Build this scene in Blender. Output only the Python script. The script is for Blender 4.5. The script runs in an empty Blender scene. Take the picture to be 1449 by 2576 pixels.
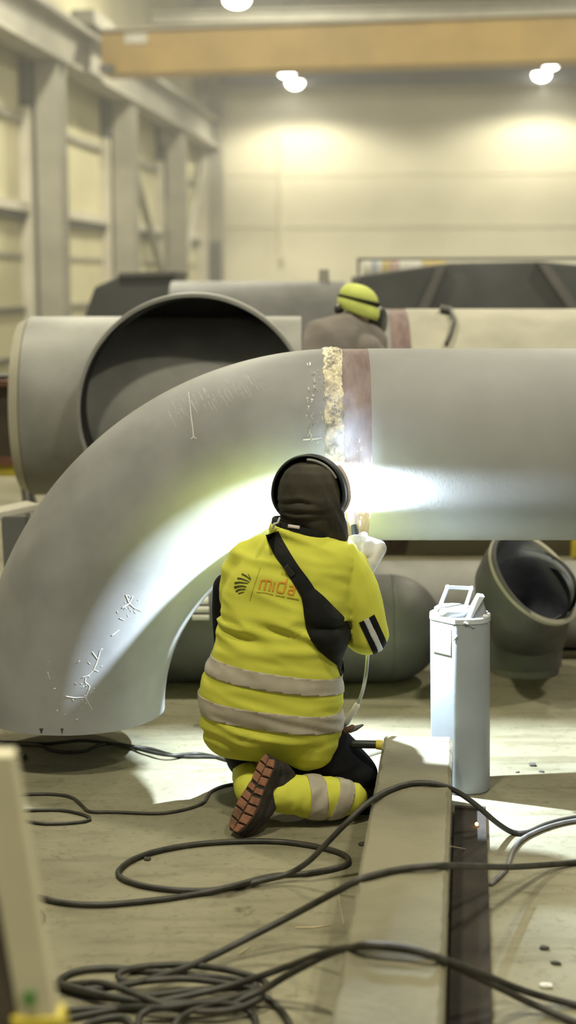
import bpy, bmesh, math, random
from mathutils import Vector, Matrix, noise
from mathutils.bvhtree import BVHTree

random.seed(7)
sc = bpy.context.scene
COL = sc.collection
PI = math.pi
V = Vector

# ------------------------------------------------------------------ camera maths
F, CX, CY, CAMH, HOR = 3800.0, 724.5, 1288.0, 1.74, 708.0
TH = math.atan((CY - HOR) / F)
FW = V((0, math.cos(TH), -math.sin(TH)))
UP = V((0, math.sin(TH), math.cos(TH)))
CAM = V((0, 0, CAMH))

def ray(x, y):
    return FW + V((1, 0, 0)) * ((x - CX) / F) - UP * ((y - CY) / F)
def PY(x, y, Y):
    d = ray(x, y); return CAM + d * (Y / d.y)
def PZ(x, y, z=0.0):
    d = ray(x, y); return CAM + d * ((z - CAMH) / d.z)
def mpp(p):                      # metres per pixel at a point
    return (p - CAM).dot(FW) / F

# the hall is turned a little against the view
AL = math.atan(425.5 / F * math.cos(TH))
E1 = V((math.sin(AL), math.cos(AL), 0)); E2 = V((math.cos(AL), -math.sin(AL), 0))
def W(u, d, z):
    return E2 * u + E1 * d + V((0, 0, z))
def zat(y, d):                   # height of an image row at hall depth d
    return PH(900, y, d).z
def PH(x, y, d):                 # point seen at (x, y) at hall depth d
    r = ray(x, y); return CAM + r * (d / r.dot(E1))

# ------------------------------------------------------------------ materials
def new_mat(name):
    m = bpy.data.materials.new(name); m.use_nodes = True
    nt = m.node_tree; b = nt.nodes['Principled BSDF']
    return m, nt, b

def mat(name, col, rough=0.6, metal=0.0, var=0.12, scale=6.0, bump=0.0, bscale=40.0, col2=None, stretch=None, spec=0.5, detail=5.0, ramp=(0.35, 0.65)):
    m, nt, b = new_mat(name)
    b.inputs['Roughness'].default_value = rough
    b.inputs['Metallic'].default_value = metal
    b.inputs['Specular IOR Level'].default_value = spec
    tc = nt.nodes.new('ShaderNodeTexCoord')
    mp = nt.nodes.new('ShaderNodeMapping')
    if stretch: mp.inputs['Scale'].default_value = stretch
    nt.links.new(tc.outputs['Object'], mp.inputs['Vector'])
    n = nt.nodes.new('ShaderNodeTexNoise'); n.inputs['Scale'].default_value = scale; n.inputs['Detail'].default_value = detail
    nt.links.new(mp.outputs['Vector'], n.inputs['Vector'])
    r = nt.nodes.new('ShaderNodeValToRGB')
    c2 = col2 if col2 else tuple(max(0, c * (1 - 2 * var)) for c in col)
    c1 = col if col2 else tuple(min(1, c * (1 + var)) for c in col)
    r.color_ramp.elements[0].position = ramp[0]; r.color_ramp.elements[1].position = ramp[1]
    r.color_ramp.elements[0].color = (*c2, 1); r.color_ramp.elements[1].color = (*c1, 1)
    nt.links.new(n.outputs['Fac'], r.inputs['Fac'])
    nt.links.new(r.outputs['Color'], b.inputs['Base Color'])
    if bump > 0:
        n2 = nt.nodes.new('ShaderNodeTexNoise'); n2.inputs['Scale'].default_value = bscale; n2.inputs['Detail'].default_value = 6
        nt.links.new(mp.outputs['Vector'], n2.inputs['Vector'])
        bp = nt.nodes.new('ShaderNodeBump'); bp.inputs['Strength'].default_value = bump; bp.inputs['Distance'].default_value = 0.02
        nt.links.new(n2.outputs['Fac'], bp.inputs['Height']); nt.links.new(bp.outputs['Normal'], b.inputs['Normal'])
    return m

def emat(name, col, strength):
    m, nt, b = new_mat(name)
    b.inputs['Base Color'].default_value = (*col, 1)
    b.inputs['Emission Color'].default_value = (*col, 1)
    b.inputs['Emission Strength'].default_value = strength
    return m

def floor_mat():
    m, nt, b = new_mat('concrete_floor')
    b.inputs['Roughness'].default_value = 0.62
    b.inputs['Specular IOR Level'].default_value = 0.35
    tc = nt.nodes.new('ShaderNodeTexCoord')
    def nz(scale, det, st=None, rot=0):
        mp = nt.nodes.new('ShaderNodeMapping')
        if st: mp.inputs['Scale'].default_value = st
        mp.inputs['Rotation'].default_value = (0, 0, rot)
        nt.links.new(tc.outputs['Object'], mp.inputs['Vector'])
        n = nt.nodes.new('ShaderNodeTexNoise'); n.inputs['Scale'].default_value = scale; n.inputs['Detail'].default_value = det
        n.inputs['Roughness'].default_value = 0.6
        nt.links.new(mp.outputs['Vector'], n.inputs['Vector']); return n
    def ramp(src, p0, c0, p1, c1):
        r = nt.nodes.new('ShaderNodeValToRGB')
        r.color_ramp.elements[0].position = p0; r.color_ramp.elements[0].color = (*c0, 1)
        r.color_ramp.elements[1].position = p1; r.color_ramp.elements[1].color = (*c1, 1)
        nt.links.new(src, r.inputs['Fac']); return r
    def mul(a, bb, fac=1.0):
        x = nt.nodes.new('ShaderNodeMix'); x.data_type = 'RGBA'; x.blend_type = 'MULTIPLY'
        x.inputs['Factor'].default_value = fac
        nt.links.new(a, x.inputs['A']); nt.links.new(bb, x.inputs['B']); return x.outputs['Result']
    a = ramp(nz(1.6, 8).outputs['Fac'], 0.3, (0.185, 0.17, 0.107), 0.7, (0.285, 0.265, 0.178))
    s = ramp(nz(2.2, 6, (1.0, 5.0, 1), -0.08).outputs['Fac'], 0.30, (0.68, 0.66, 0.62), 0.5, (1, 1, 1))
    g = ramp(nz(38, 8).outputs['Fac'], 0.28, (0.72, 0.70, 0.66), 0.46, (1, 1, 1))
    sp = ramp(nz(9, 10).outputs['Fac'], 0.27, (0.5, 0.47, 0.42), 0.37, (1, 1, 1))
    c = mul(mul(mul(a.outputs['Color'], s.outputs['Color']), g.outputs['Color']), sp.outputs['Color'])
    nt.links.new(c, b.inputs['Base Color'])
    bp = nt.nodes.new('ShaderNodeBump'); bp.inputs['Strength'].default_value = 0.25; bp.inputs['Distance'].default_value = 0.01
    nt.links.new(nz(25, 8).outputs['Fac'], bp.inputs['Height']); nt.links.new(bp.outputs['Normal'], b.inputs['Normal'])
    return m

M = {}
M['floor'] = floor_mat()
M['pipe'] = mat('grey_primer_paint', (0.265, 0.265, 0.262), 0.55, 0.0, 0.10, 3.5, 0.012, 120, spec=0.3)
M['pipe_straight'] = mat('light_grey_primer', (0.305, 0.305, 0.297), 0.55, 0.0, 0.07, 2.2, 0.010, 120, spec=0.3)
M['pipe_dark'] = mat('dark_grey_primer', (0.125, 0.125, 0.123), 0.55, 0, 0.15, 4, 0.05, 80)
M['pipe_mid'] = mat('mid_grey_primer', (0.265, 0.26, 0.24), 0.55, 0, 0.12, 3, 0.05, 80)
M['pipe_beige'] = mat('beige_primer', (0.42, 0.395, 0.315), 0.6, 0, 0.10, 3, 0.05, 80)
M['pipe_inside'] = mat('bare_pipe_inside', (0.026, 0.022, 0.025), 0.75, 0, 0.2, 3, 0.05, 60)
M['pipe_inside_grey'] = mat('grey_pipe_inside', (0.20, 0.21, 0.25), 0.6, 0, 0.2, 5, 0.05, 60)
M['rust_edge'] = mat('rusty_edge', (0.16, 0.10, 0.075), 0.75, 0, 0.25, 18)
M['bare_band'] = mat('rusty_bare_steel', (0.25, 0.185, 0.17), 0.5, 0.15, 0.2, 9, 0.15, 60, col2=(0.16, 0.105, 0.10), stretch=(3, 1, 1))
M['weld'] = mat('weld_bead_metal', (0.60, 0.53, 0.36), 0.38, 0.25, 0.3, 30, 0.4, 60, col2=(0.24, 0.22, 0.18), ramp=(0.36, 0.58))
M['smear'] = mat('ground_steel_smear', (0.50, 0.49, 0.46), 0.4, 0.2, 0.3, 30)
M['scratch'] = mat('white_scratch', (0.56, 0.56, 0.54), 0.7)
M['mark_dark'] = mat('dark_mark', (0.06, 0.06, 0.06), 0.7)
M['jacket'] = mat('hi_vis_yellow_fabric', (0.60, 0.60, 0.075), 0.85, 0, 0.05, 5, 0.06, 260, spec=0.2)
M['reflect'] = mat('reflective_band', (0.40, 0.355, 0.275), 0.55, 0.0, 0.06, 14, 0.03, 200, spec=0.5)
M['silver'] = mat('silver_stripe', (0.55, 0.55, 0.55), 0.5, 0.0, 0.04)
M['black_fabric'] = mat('black_fabric', (0.0085, 0.009, 0.011), 0.9, 0, 0.2, 14, 0.1, 200, spec=0.15)
M['bag'] = mat('black_nylon', (0.011, 0.012, 0.011), 0.8, 0, 0.15, 14, 0.08, 240, spec=0.2)
M['hood'] = mat('charcoal_hood_fabric', (0.058, 0.053, 0.040), 0.9, 0, 0.2, 10, 0.12, 180, spec=0.15)
M['helmet'] = mat('black_helmet_shell', (0.012, 0.014, 0.014), 0.45, 0, 0.1, 8)
M['helmet_grey'] = mat('grey_plastic', (0.22, 0.22, 0.20), 0.45)
M['helmet_pale'] = mat('pale_plastic_rim_light', (0.55, 0.47, 0.44), 0.5)
M['skin'] = mat('skin', (0.52, 0.33, 0.25), 0.55, 0, 0.05, 12)
M['glove'] = mat('black_leather_glove', (0.016, 0.016, 0.017), 0.6, 0, 0.2, 20, 0.15, 120)
M['glove_light'] = mat('pale_leather_glove', (0.62, 0.60, 0.55), 0.65, 0, 0.1, 20, 0.15, 120)
M['boot'] = mat('dark_boot_leather', (0.028, 0.022, 0.018), 0.7, 0, 0.3, 20, 0.2, 90)
M['sole'] = mat('orange_rubber_sole', (0.26, 0.115, 0.062), 0.8, 0, 0.3, 14, 0.3, 60, col2=(0.075, 0.045, 0.028), ramp=(0.36, 0.56))
M['sole_dark'] = mat('dirty_sole_groove', (0.035, 0.028, 0.020), 0.85, 0, 0.3, 26)
M['orange'] = mat('orange_print', (0.66, 0.29, 0.02), 0.8, 0, 0.04)
M['print_dark'] = mat('dark_olive_print', (0.050, 0.055, 0.012), 0.8, 0, 0.04)
M['print_gold'] = mat('gold_print', (0.43, 0.36, 0.035), 0.8, 0, 0.04)
M['canister'] = mat('blue_grey_painted_metal', (0.27, 0.295, 0.32), 0.42, 0.0, 0.05, 5, 0.02, 60)
M['canister_lid'] = mat('pale_lid_metal', (0.50, 0.53, 0.56), 0.35, 0.1, 0.04)
M['paper'] = mat('white_label_paper', (0.80, 0.78, 0.72), 0.7, 0, 0.03)
M['beam'] = mat('dusty_concrete_beam', (0.205, 0.188, 0.118), 0.8, 0, 0.14, 3.2, 0.35, 40, col2=(0.13, 0.117, 0.072), ramp=(0.30, 0.60))
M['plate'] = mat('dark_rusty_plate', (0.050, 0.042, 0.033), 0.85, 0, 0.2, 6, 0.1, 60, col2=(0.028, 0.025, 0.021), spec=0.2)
M['cable'] = mat('black_rubber_cable', (0.034, 0.031, 0.022), 0.5, 0, 0.25, 22)
M['cable_grey'] = mat('grey_rubber_cable', (0.17, 0.165, 0.16), 0.5, 0, 0.15, 22)
M['cable_pale'] = mat('pale_hose', (0.42, 0.44, 0.43), 0.45, 0, 0.1, 22)
M['cream'] = mat('cream_painted_wood', (0.70, 0.65, 0.45), 0.6, 0, 0.06, 3)
M['yellow'] = mat('yellow_paint', (0.62, 0.50, 0.05), 0.5, 0, 0.08, 5)
M['green'] = mat('green_paint', (0.14, 0.30, 0.08), 0.5, 0, 0.08, 5)
M['crane'] = mat('crane_yellow_paint', (0.47, 0.315, 0.095), 0.5, 0, 0.08, 1.5)
M['steel'] = mat('grey_painted_steel', (0.33, 0.315, 0.27), 0.55, 0, 0.08, 2)
M['steel_dark'] = mat('dark_painted_steel', (0.13, 0.13, 0.125), 0.6, 0, 0.08, 2)
M['steel_pale'] = mat('pale_painted_steel', (0.55, 0.52, 0.44), 0.55, 0, 0.06, 2)
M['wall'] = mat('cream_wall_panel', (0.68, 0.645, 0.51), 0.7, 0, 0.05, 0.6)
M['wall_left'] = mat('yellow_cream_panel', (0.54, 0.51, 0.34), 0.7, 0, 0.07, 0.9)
M['roof'] = mat('brown_roof_underside', (0.26, 0.22, 0.18), 0.8, 0, 0.08, 0.8)
M['container'] = mat('dark_container_steel', (0.062, 0.064, 0.064), 0.6, 0, 0.12, 2)
M['container2'] = mat('worn_container_steel', (0.11, 0.105, 0.10), 0.6, 0, 0.12, 2)
M['rust'] = mat('red_brown_steel', (0.19, 0.085, 0.05), 0.7, 0, 0.2, 4)
M['rust_dark'] = mat('dark_brown_steel', (0.09, 0.07, 0.05), 0.7, 0, 0.2, 4)
M['white_sheet'] = mat('white_wrapped_goods', (0.72, 0.70, 0.64), 0.7, 0, 0.04)
M['blue_sheet'] = mat('pale_blue_wrap', (0.42, 0.48, 0.60), 0.7, 0, 0.04)
M['ochre_sheet'] = mat('ochre_wrap', (0.62, 0.50, 0.22), 0.7, 0, 0.04)
M['pink_sheet'] = mat('pink_wrap', (0.58, 0.42, 0.40), 0.7, 0, 0.04)
M['grey_jacket'] = mat('grey_work_jacket', (0.20, 0.175, 0.155), 0.9, 0, 0.1, 6)
M['hat'] = mat('hi_vis_hat', (0.60, 0.66, 0.16), 0.85, 0, 0.06, 9)
M['wire'] = mat('bright_wire', (0.70, 0.58, 0.36), 0.35, 0.5, 0.1)
M['debris'] = mat('dark_slag', (0.08, 0.075, 0.06), 0.8, 0, 0.2, 20)
M['arc'] = emat('arc_light', (0.9, 0.95, 1.0), 900)
M['spark'] = emat('hot_spark', (1.0, 0.82, 0.6), 14)
M['ember'] = emat('orange_ember', (1.0, 0.42, 0.10), 9)
M['lamp'] = emat('lamp_lens', (1.0, 0.95, 0.86), 22)

# ------------------------------------------------------------------ mesh helpers
def obj(name, bm, m, parent=None, smooth=True, bevel=0.0, subsurf=0, auto=None):
    me = bpy.data.meshes.new(name)
    bmesh.ops.recalc_face_normals(bm, faces=bm.faces)
    bm.to_mesh(me); bm.free()
    return obj_me(name, me, m, parent, smooth, bevel, auto)

def obj_me(name, me, m, parent=None, smooth=True, bevel=0.0, auto=None):
    if m is not None:
        me.materials.clear(); me.materials.append(m)
    for p in me.polygons: p.use_smooth = smooth
    if auto is not None:
        me.set_sharp_from_angle(angle=math.radians(auto))
    o = bpy.data.objects.new(name, me); COL.objects.link(o)
    if parent is not None: o.parent = parent
    if bevel > 0:
        b = o.modifiers.new('bevel', 'BEVEL'); b.width = bevel; b.segments = 2; b.limit_method = 'ANGLE'
    return o

def empty(name, loc=(0, 0, 0)):
    o = bpy.data.objects.new(name, None); COL.objects.link(o); o.location = loc
    o.empty_display_size = 0.1
    return o

def tag(o, label=None, cat=None, group=None, kind=None):
    if label: o['label'] = label
    if cat: o['category'] = cat
    if group: o['group'] = group
    if kind: o['kind'] = kind
    return o

def struct(o):
    o['kind'] = 'structure'; return o

def box(bm, c, s, rot=None):
    M4 = Matrix.Translation(V(c)) @ (rot.to_4x4() if rot is not None else Matrix()) @ Matrix.Diagonal((s[0], s[1], s[2], 1))
    bmesh.ops.create_cube(bm, size=1.0, matrix=M4)

HR = Matrix((E2, E1, V((0, 0, 1)))).transposed()      # hall orientation

def sbox(bm, u0, u1, d0, d1, z0, z1, sk):      # as hbox, running slightly askew by sk metres per metre
    rings(bm, [[W(u, d + sk * (u - u0), z) for d, z in ((d0, z0), (d1, z0), (d1, z1), (d0, z1))] for u in (u0, u1)])
def hbox(bm, u0, u1, d0, d1, z0, z1):
    box(bm, W((u0 + u1) / 2, (d0 + d1) / 2, (z0 + z1) / 2), (abs(u1 - u0), abs(d1 - d0), abs(z1 - z0)), HR)

def rings(bm, rs, cap0=True, cap1=True, closed=False):
    vs = [[bm.verts.new(p) for p in r] for r in rs]
    n = len(vs[0]); k = len(vs)
    for i in range(k if closed else k - 1):
        a, b = vs[i], vs[(i + 1) % k]
        for j in range(n):
            bm.faces.new((a[j], a[(j + 1) % n], b[(j + 1) % n], b[j]))
    if not closed:
        if cap0: bm.faces.new(list(reversed(vs[0])))
        if cap1: bm.faces.new(vs[-1])
    return vs

def frames(pts):
    pts = [V(p) for p in pts]
    T = []
    for i in range(len(pts)):
        a = pts[max(0, i - 1)]; b = pts[min(len(pts) - 1, i + 1)]
        t = (b - a)
        T.append(t.normalized() if t.length > 1e-9 else V((0, 0, 1)))
    n = T[0].orthogonal().normalized(); out = []
    for i, t in enumerate(T):
        n = (n - t * n.dot(t))
        n = n.normalized() if n.length > 1e-6 else t.orthogonal().normalized()
        out.append((pts[i], t, n, t.cross(n)))
    return out

def tube(bm, pts, rad, n=12, round_ends=False, caps=True):
    if not hasattr(rad, '__len__'): rad = [rad] * len(pts)
    pts = [V(p) for p in pts]
    if round_ends:
        a = (pts[0] - pts[1]).normalized(); b = (pts[-1] - pts[-2]).normalized()
        pre = [(pts[0] + a * rad[0] * math.sin(q), rad[0] * math.cos(q)) for q in (1.45, 1.1, 0.75, 0.35)]
        post = [(pts[-1] + b * rad[-1] * math.sin(q), rad[-1] * math.cos(q)) for q in (0.35, 0.75, 1.1, 1.45)]
        pts = [p for p, _ in pre] + pts + [p for p, _ in post]
        rad = [r for _, r in pre] + list(rad) + [r for _, r in post]
    rs = []
    for (p, t, u, v), r in zip(frames(pts), rad):
        rs.append([p + (u * math.cos(2 * PI * k / n) + v * math.sin(2 * PI * k / n)) * r for k in range(n)])
    return rings(bm, rs, caps, caps)

def hollow(bm, pts, rad, th, n=64, taper=None):
    """a pipe with wall thickness, both ends open"""
    if not hasattr(rad, '__len__'): rad = [rad] * len(pts)
    fr = frames(pts); ro, ri = [], []
    for (p, t, u, v), r in zip(fr, rad):
        ro.append([p + (u * math.cos(2 * PI * k / n) + v * math.sin(2 * PI * k / n)) * r for k in range(n)])
        ri.append([p + (u * math.cos(2 * PI * k / n) + v * math.sin(2 * PI * k / n)) * (r - th) for k in range(n)])
    rings(bm, ro + list(reversed(ri)), closed=True)

def crom(pts, step=0.02, closed=False):
    pts = [V(p) for p in pts]; n = len(pts); out = []
    for i in range(n - 1):
        p0 = pts[max(i - 1, 0)]; p1 = pts[i]; p2 = pts[i + 1]; p3 = pts[min(i + 2, n - 1)]
        k = max(2, int((p2 - p1).length / step))
        for j in range(k):
            t = j / k
            out.append(0.5 * ((2 * p1) + (p2 - p0) * t + (2 * p0 - 5 * p1 + 4 * p2 - p3) * t * t + (3 * p1 - p0 - 3 * p2 + p3) * t ** 3))
    out.append(pts[-1]); return out

def lerp(a, b, t): return a + (b - a) * t

def ellipsoid(bm, c, r, rot=None, seg=24, rg=16):
    M4 = Matrix.Translation(V(c)) @ (rot.to_4x4() if rot is not None else Matrix()) @ Matrix.Diagonal((r[0], r[1], r[2], 1))
    bmesh.ops.create_uvsphere(bm, u_segments=seg, v_segments=rg, radius=1.0, matrix=M4)

def superring(c, hx, hy, n=40, e=2.2, tilt=0.0, rotz=0.0):
    out = []
    for k in range(n):
        a = 2 * PI * k / n
        ca, sa = math.cos(a), math.sin(a)
        x = hx * math.copysign(abs(ca) ** (2 / e), ca); y = hy * math.copysign(abs(sa) ** (2 / e), sa)
        xr = x * math.cos(rotz) - y * math.sin(rotz); yr = x * math.sin(rotz) + y * math.cos(rotz)
        out.append(c + V((xr, yr, -xr * math.tan(tilt))))
    return out

def evaluated(bm, mods):
    """run modifiers over a bmesh, return a plain mesh"""
    me = bpy.data.meshes.new('tmp')
    bmesh.ops.recalc_face_normals(bm, faces=bm.faces)
    bm.to_mesh(me); bm.free()
    o = bpy.data.objects.new('tmp', me); COL.objects.link(o)
    for typ, kw in mods:
        md = o.modifiers.new(typ, typ)
        for k, v in kw.items(): setattr(md, k, v)
    dg = bpy.context.evaluated_depsgraph_get(); dg.update()
    out = bpy.data.meshes.new_from_object(o.evaluated_get(dg))
    bpy.data.objects.remove(o); bpy.data.meshes.remove(me)
    return out

def remeshed(bm, vox=0.01, it=6, fac=0.5):
    return evaluated(bm, [('REMESH', dict(mode='VOXEL', voxel_size=vox)), ('SMOOTH', dict(factor=fac, iterations=it))])

def displace(me, fn):
    nrm = [v.normal.copy() for v in me.vertices]
    for v, n in zip(me.vertices, nrm):
        v.co = v.co + n * fn(v.co.copy(), n)
    me.update()

def bvh_of(me):
    return BVHTree.FromPolygons([v.co.copy() for v in me.vertices], [tuple(p.vertices) for p in me.polygons])

def cast(bvh, x, y, fallback=None):
    d = ray(x, y).normalized()
    h, n, i, dist = bvh.ray_cast(CAM, d)
    if h is None: return (fallback, -d) if fallback is not None else (None, None)
    if n.dot(d) > 0: n = -n
    return h, n

def cut_band(me, planes, name, m, parent, th=0.003, lift=0.0008):
    bm = bmesh.new(); bm.from_mesh(me)
    for co, no in planes:
        bmesh.ops.bisect_plane(bm, geom=bm.verts[:] + bm.edges[:] + bm.faces[:], plane_co=V(co), plane_no=V(no).normalized(), clear_inner=True)
    bm.normal_update()
    for v in bm.verts: v.co += v.normal * lift
    me2 = bpy.data.meshes.new(name); bm.to_mesh(me2); bm.free()
    o = obj_me(name, me2, m, parent)
    s = o.modifiers.new('solid', 'SOLIDIFY'); s.thickness = th; s.offset = 1.0
    return o

def ribbon(bm, bvh, px, w0, w1=None, lift=0.0015, step=3.0, th=0.0004):
    """a thin painted or printed stroke laid on a surface: px points, widths in px"""
    if w1 is None: w1 = w0
    P = [V((x, y, 0)) for x, y in px]
    S = []
    for i in range(len(P) - 1):
        k = max(1, int((P[i + 1] - P[i]).length / step))
        for j in range(k): S.append(P[i].lerp(P[i + 1], j / k))
    S.append(P[-1])
    n = len(S); prev = None; last = None
    for i, p in enumerate(S):
        t = (S[min(i + 1, n - 1)] - S[max(i - 1, 0)])
        t = t.normalized() if t.length > 0 else V((1, 0, 0))
        q = V((-t.y, t.x, 0)); w = lerp(w0, w1, i / max(1, n - 1)) / 2
        row = []
        for s in (-1, 1):
            h, nn = cast(bvh, p.x + q.x * w * s, p.y + q.y * w * s, last)
            if h is None: row = None; break
            last = h
            row.append((h, nn))
        if row is None: prev = None; continue
        top = [bm.verts.new(h + nn * (lift + th)) for h, nn in row]; bot = [bm.verts.new(h + nn * lift * 0.3) for h, nn in row]
        cur = (top[0], top[1], bot[1], bot[0])
        if prev:
            for a in range(4):
                b = (a + 1) % 4
                bm.faces.new((prev[a], prev[b], cur[b], cur[a]))
        else: bm.faces.new(cur)
        prev = cur
    if prev: bm.faces.new(tuple(reversed(prev)))
    bmesh.ops.remove_doubles(bm, verts=bm.verts, dist=1e-6)

# ================================================================== SETTING
bm = bmesh.new(); hbox(bm, -9, 9, -3, 36, -0.2, 0.0)
struct(obj('floor', bm, M['floor'], smooth=False))
DB = 33.1
bm = bmesh.new(); hbox(bm, -6.2, 9.0, DB, DB + 0.2, 0, 8.2)
struct(obj('wall_back', bm, M['wall'], smooth=False))
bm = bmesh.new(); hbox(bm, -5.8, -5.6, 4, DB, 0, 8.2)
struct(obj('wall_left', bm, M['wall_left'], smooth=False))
bm = bmesh.new(); hbox(bm, -6.2, 9.0, -3, DB + 0.2, 7.6, 7.8)
struct(obj('ceiling', bm, M['roof'], smooth=False))
# horizontal rails across the left wall, bay by bay
tn = 1
def trim(bm, m, bevel=0.0):
    global tn
    o = struct(obj('trim_%d' % tn, bm, m, smooth=False, bevel=bevel)); tn += 1; return o
for z0, z1, dp, mm in ((2.62, 2.74, 0.14, 'steel_pale'), (3.75, 3.83, 0.06, 'steel'), (2.05, 2.10, 0.03, 'steel'), (1.35, 1.42, 0.05, 'steel'), (0.72, 0.80, 0.05, 'steel')):
    bm = bmesh.new(); hbox(bm, -5.6, -5.6 + dp, 6, DB - 0.05, z0, z1); trim(bm, M[mm])
bm = bmesh.new(); hbox(bm, -5.6, -5.50, 6, DB - 0.05, 2.53, 2.60); trim(bm, M['steel_dark'])
# faint panel seams on the back wall
for z in (2.9, 4.0): 
    bm = bmesh.new(); hbox(bm, -5.2, 9, DB - 0.02, DB, z, z + 0.035); trim(bm, M['wall'])
bm = bmesh.new(); hbox(bm, -3.85, -3.75, DB - 0.10, DB, 2.2, 4.85); trim(bm, M['wall'])
# columns of the left wall
for i, d in enumerate((14.9, 19.4, 23.85, 28.3)):
    bm = bmesh.new()
    hbox(bm, -5.40, -5.08, d, d + 0.03, 0, 4.53); hbox(bm, -5.40, -5.08, d + 0.33, d + 0.36, 0, 4.53); hbox(bm, -5.25, -5.235, d + 0.03, d + 0.33, 0, 4.53)
    struct(obj('column', bm, M['steel'], smooth=False))
    bm = bmesh.new(); hbox(bm, -5.60, -5.45, d - 0.12, d + 0.2, 0, 3.95); trim(bm, M['steel_pale'], 0.01)
    bm = bmesh.new(); hbox(bm, -5.62, -5.42, d - 0.02, d + 0.4, 3.98, 4.53); trim(bm, M['steel_dark'])
bm = bmesh.new(); hbox(bm, -5.75, -5.32, 32.45, 32.75, 0, 5.6); struct(obj('column', bm, M['steel_pale'], smooth=False))
bm = bmesh.new(); hbox(bm, -5.30, -5.03, 32.6, 32.9, 0, 6.1); struct(obj('column', bm, M['steel'], smooth=False))
bm = bmesh.new(); hbox(bm, -5.24, -5.03, 32.5, 32.6, 1.6, 2.6); trim(bm, M['steel_dark'])
# diagonal bracing in the third bay
for a, b in (((-5.45, 24.3, 4.6), (-5.45, 27.9, 1.9)), ((-5.45, 28.2, 4.5), (-5.45, 30.5, 0.6)), ((-5.40, 32.3, 4.2), (-5.40, 28.8, 1.0))):
    bm = bmesh.new(); tube(bm, [W(*a), W(*b)], 0.075, 8); trim(bm, M['steel'])
# crane runway beam: web, two flanges
bm = bmesh.new()
hbox(bm, -5.26, -5.22, 2, DB - 0.05, 4.56, 5.12); hbox(bm, -5.40, -5.05, 2, DB - 0.05, 4.53, 4.59); hbox(bm, -5.40, -5.05, 2, DB - 0.05, 5.08, 5.14)
hbox(bm, -5.17, -5.11, 2, DB - 0.05, 5.14, 5.19)
struct(obj('crane_runway_beam', bm, M['steel'], smooth=False))
# dark beam high on the back wall, for a girder and the wall's shade
bm = bmesh.new(); hbox(bm, -5.0, 9, 31.9, 32.2, zat(216, 32), zat(172, 32)); struct(obj('beam', bm, M['steel_dark'], smooth=False))
# grey tie beam above the crane
bm = bmesh.new(); hbox(bm, -5.0, 9, 25.0, 25.3, zat(48, 25), zat(46, 25)); hbox(bm, -5.0, 9, 25.1, 25.2, zat(46, 25), zat(20, 25)); hbox(bm, -5.0, 9, 25.0, 25.3, zat(22, 25), zat(18, 25))
struct(obj('beam', bm, M['steel'], smooth=False))

# ------------------------------------------------------------------ overhead crane
cr = empty('overhead_crane', W(-4.6, 21.5, 4.7)); tag(cr, 'yellow overhead crane girder spanning the hall below the roof', 'crane')
def under(root, o):
    o.parent = root; o.matrix_parent_inverse = Matrix.Translation(-root.location); return o
def wpart(name, bm, m, root, **k):
    return under(root, obj(name, bm, m, **k))
bm = bmesh.new(); sbox(bm, -4.95, 9, 21.2, 21.75, zat(177, 21.2), zat(70, 21.2), -0.10); wpart('girder', bm, M['crane'], cr, smooth=False, bevel=0.02)
bm = bmesh.new(); sbox(bm, -4.95, 9, 21.1, 21.85, zat(68, 21.2), zat(63, 21.2), -0.10); wpart('top_flange', bm, M['steel_pale'], cr, smooth=False)
bm = bmesh.new(); hbox(bm, -5.30, -4.96, 20.9, 22.2, 5.195, 5.40); wpart('end_carriage', bm, M['steel'], cr, smooth=False, bevel=0.03)
bm = bmesh.new(); sbox(bm, -4.6, -4.28, 21.13, 21.163, zat(102, 21.2), zat(76, 21.2), -0.10); wpart('name_plate', bm, M['white_sheet'], cr, smooth=False)
bm = bmesh.new(); hbox(bm, -4.93, -4.75, 21.0, 21.2, zat(172, 21.1), zat(155, 21.1)); wpart('buffer', bm, M['steel_dark'], cr, smooth=False)

# ------------------------------------------------------------------ lamps
def make_lamp(u, d, z, label, energy=None, spot=None, col=(1, 0.945, 0.72), tilt=0.0, rad=0.17, group=None):
    r = empty('ceiling_lamp', W(u, d, z)); tag(r, label, 'lamp', group)
    bm = bmesh.new(); p = r.location
    tube(bm, [p + V((0, 0, 0.05)), p + V((0, 0, 0.12)), p + V((0, 0, 0.22)), p + V((0, 0, 0.30))], [rad + 0.03, rad, rad * 0.55, 0.05], 24)
    wpart('lamp_housing', bm, M['steel'], r, auto=35)
    bm = bmesh.new(); ellipsoid(bm, p + V((0, 0, 0.04)), (rad, rad, 0.13), seg=20, rg=10); wpart('lamp_lens', bm, M['lamp'], r)
    if z < 7.3:
        bm = bmesh.new(); tube(bm, [p + V((0, 0, 0.29)), V((p.x, p.y, 7.6))], 0.012, 6); wpart('hanger_rod', bm, M['steel_dark'], r)
    if energy:
        if spot:
            L = bpy.data.lights.new('lamp_light', 'SPOT'); L.spot_size = math.radians(spot); L.spot_blend = 0.35; L.shadow_soft_size = rad
        else:
            L = bpy.data.lights.new('lamp_light', 'AREA'); L.shape = 'DISK'; L.size = 0.5
        L.energy = energy * LAMPK; L.color = col
        lo = bpy.data.objects.new('lamp_light', L); COL.objects.link(lo); lo.parent = r
        lo.location = (0, 0, -0.11); lo.rotation_euler = (tilt, 0, -AL)
    return r

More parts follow.
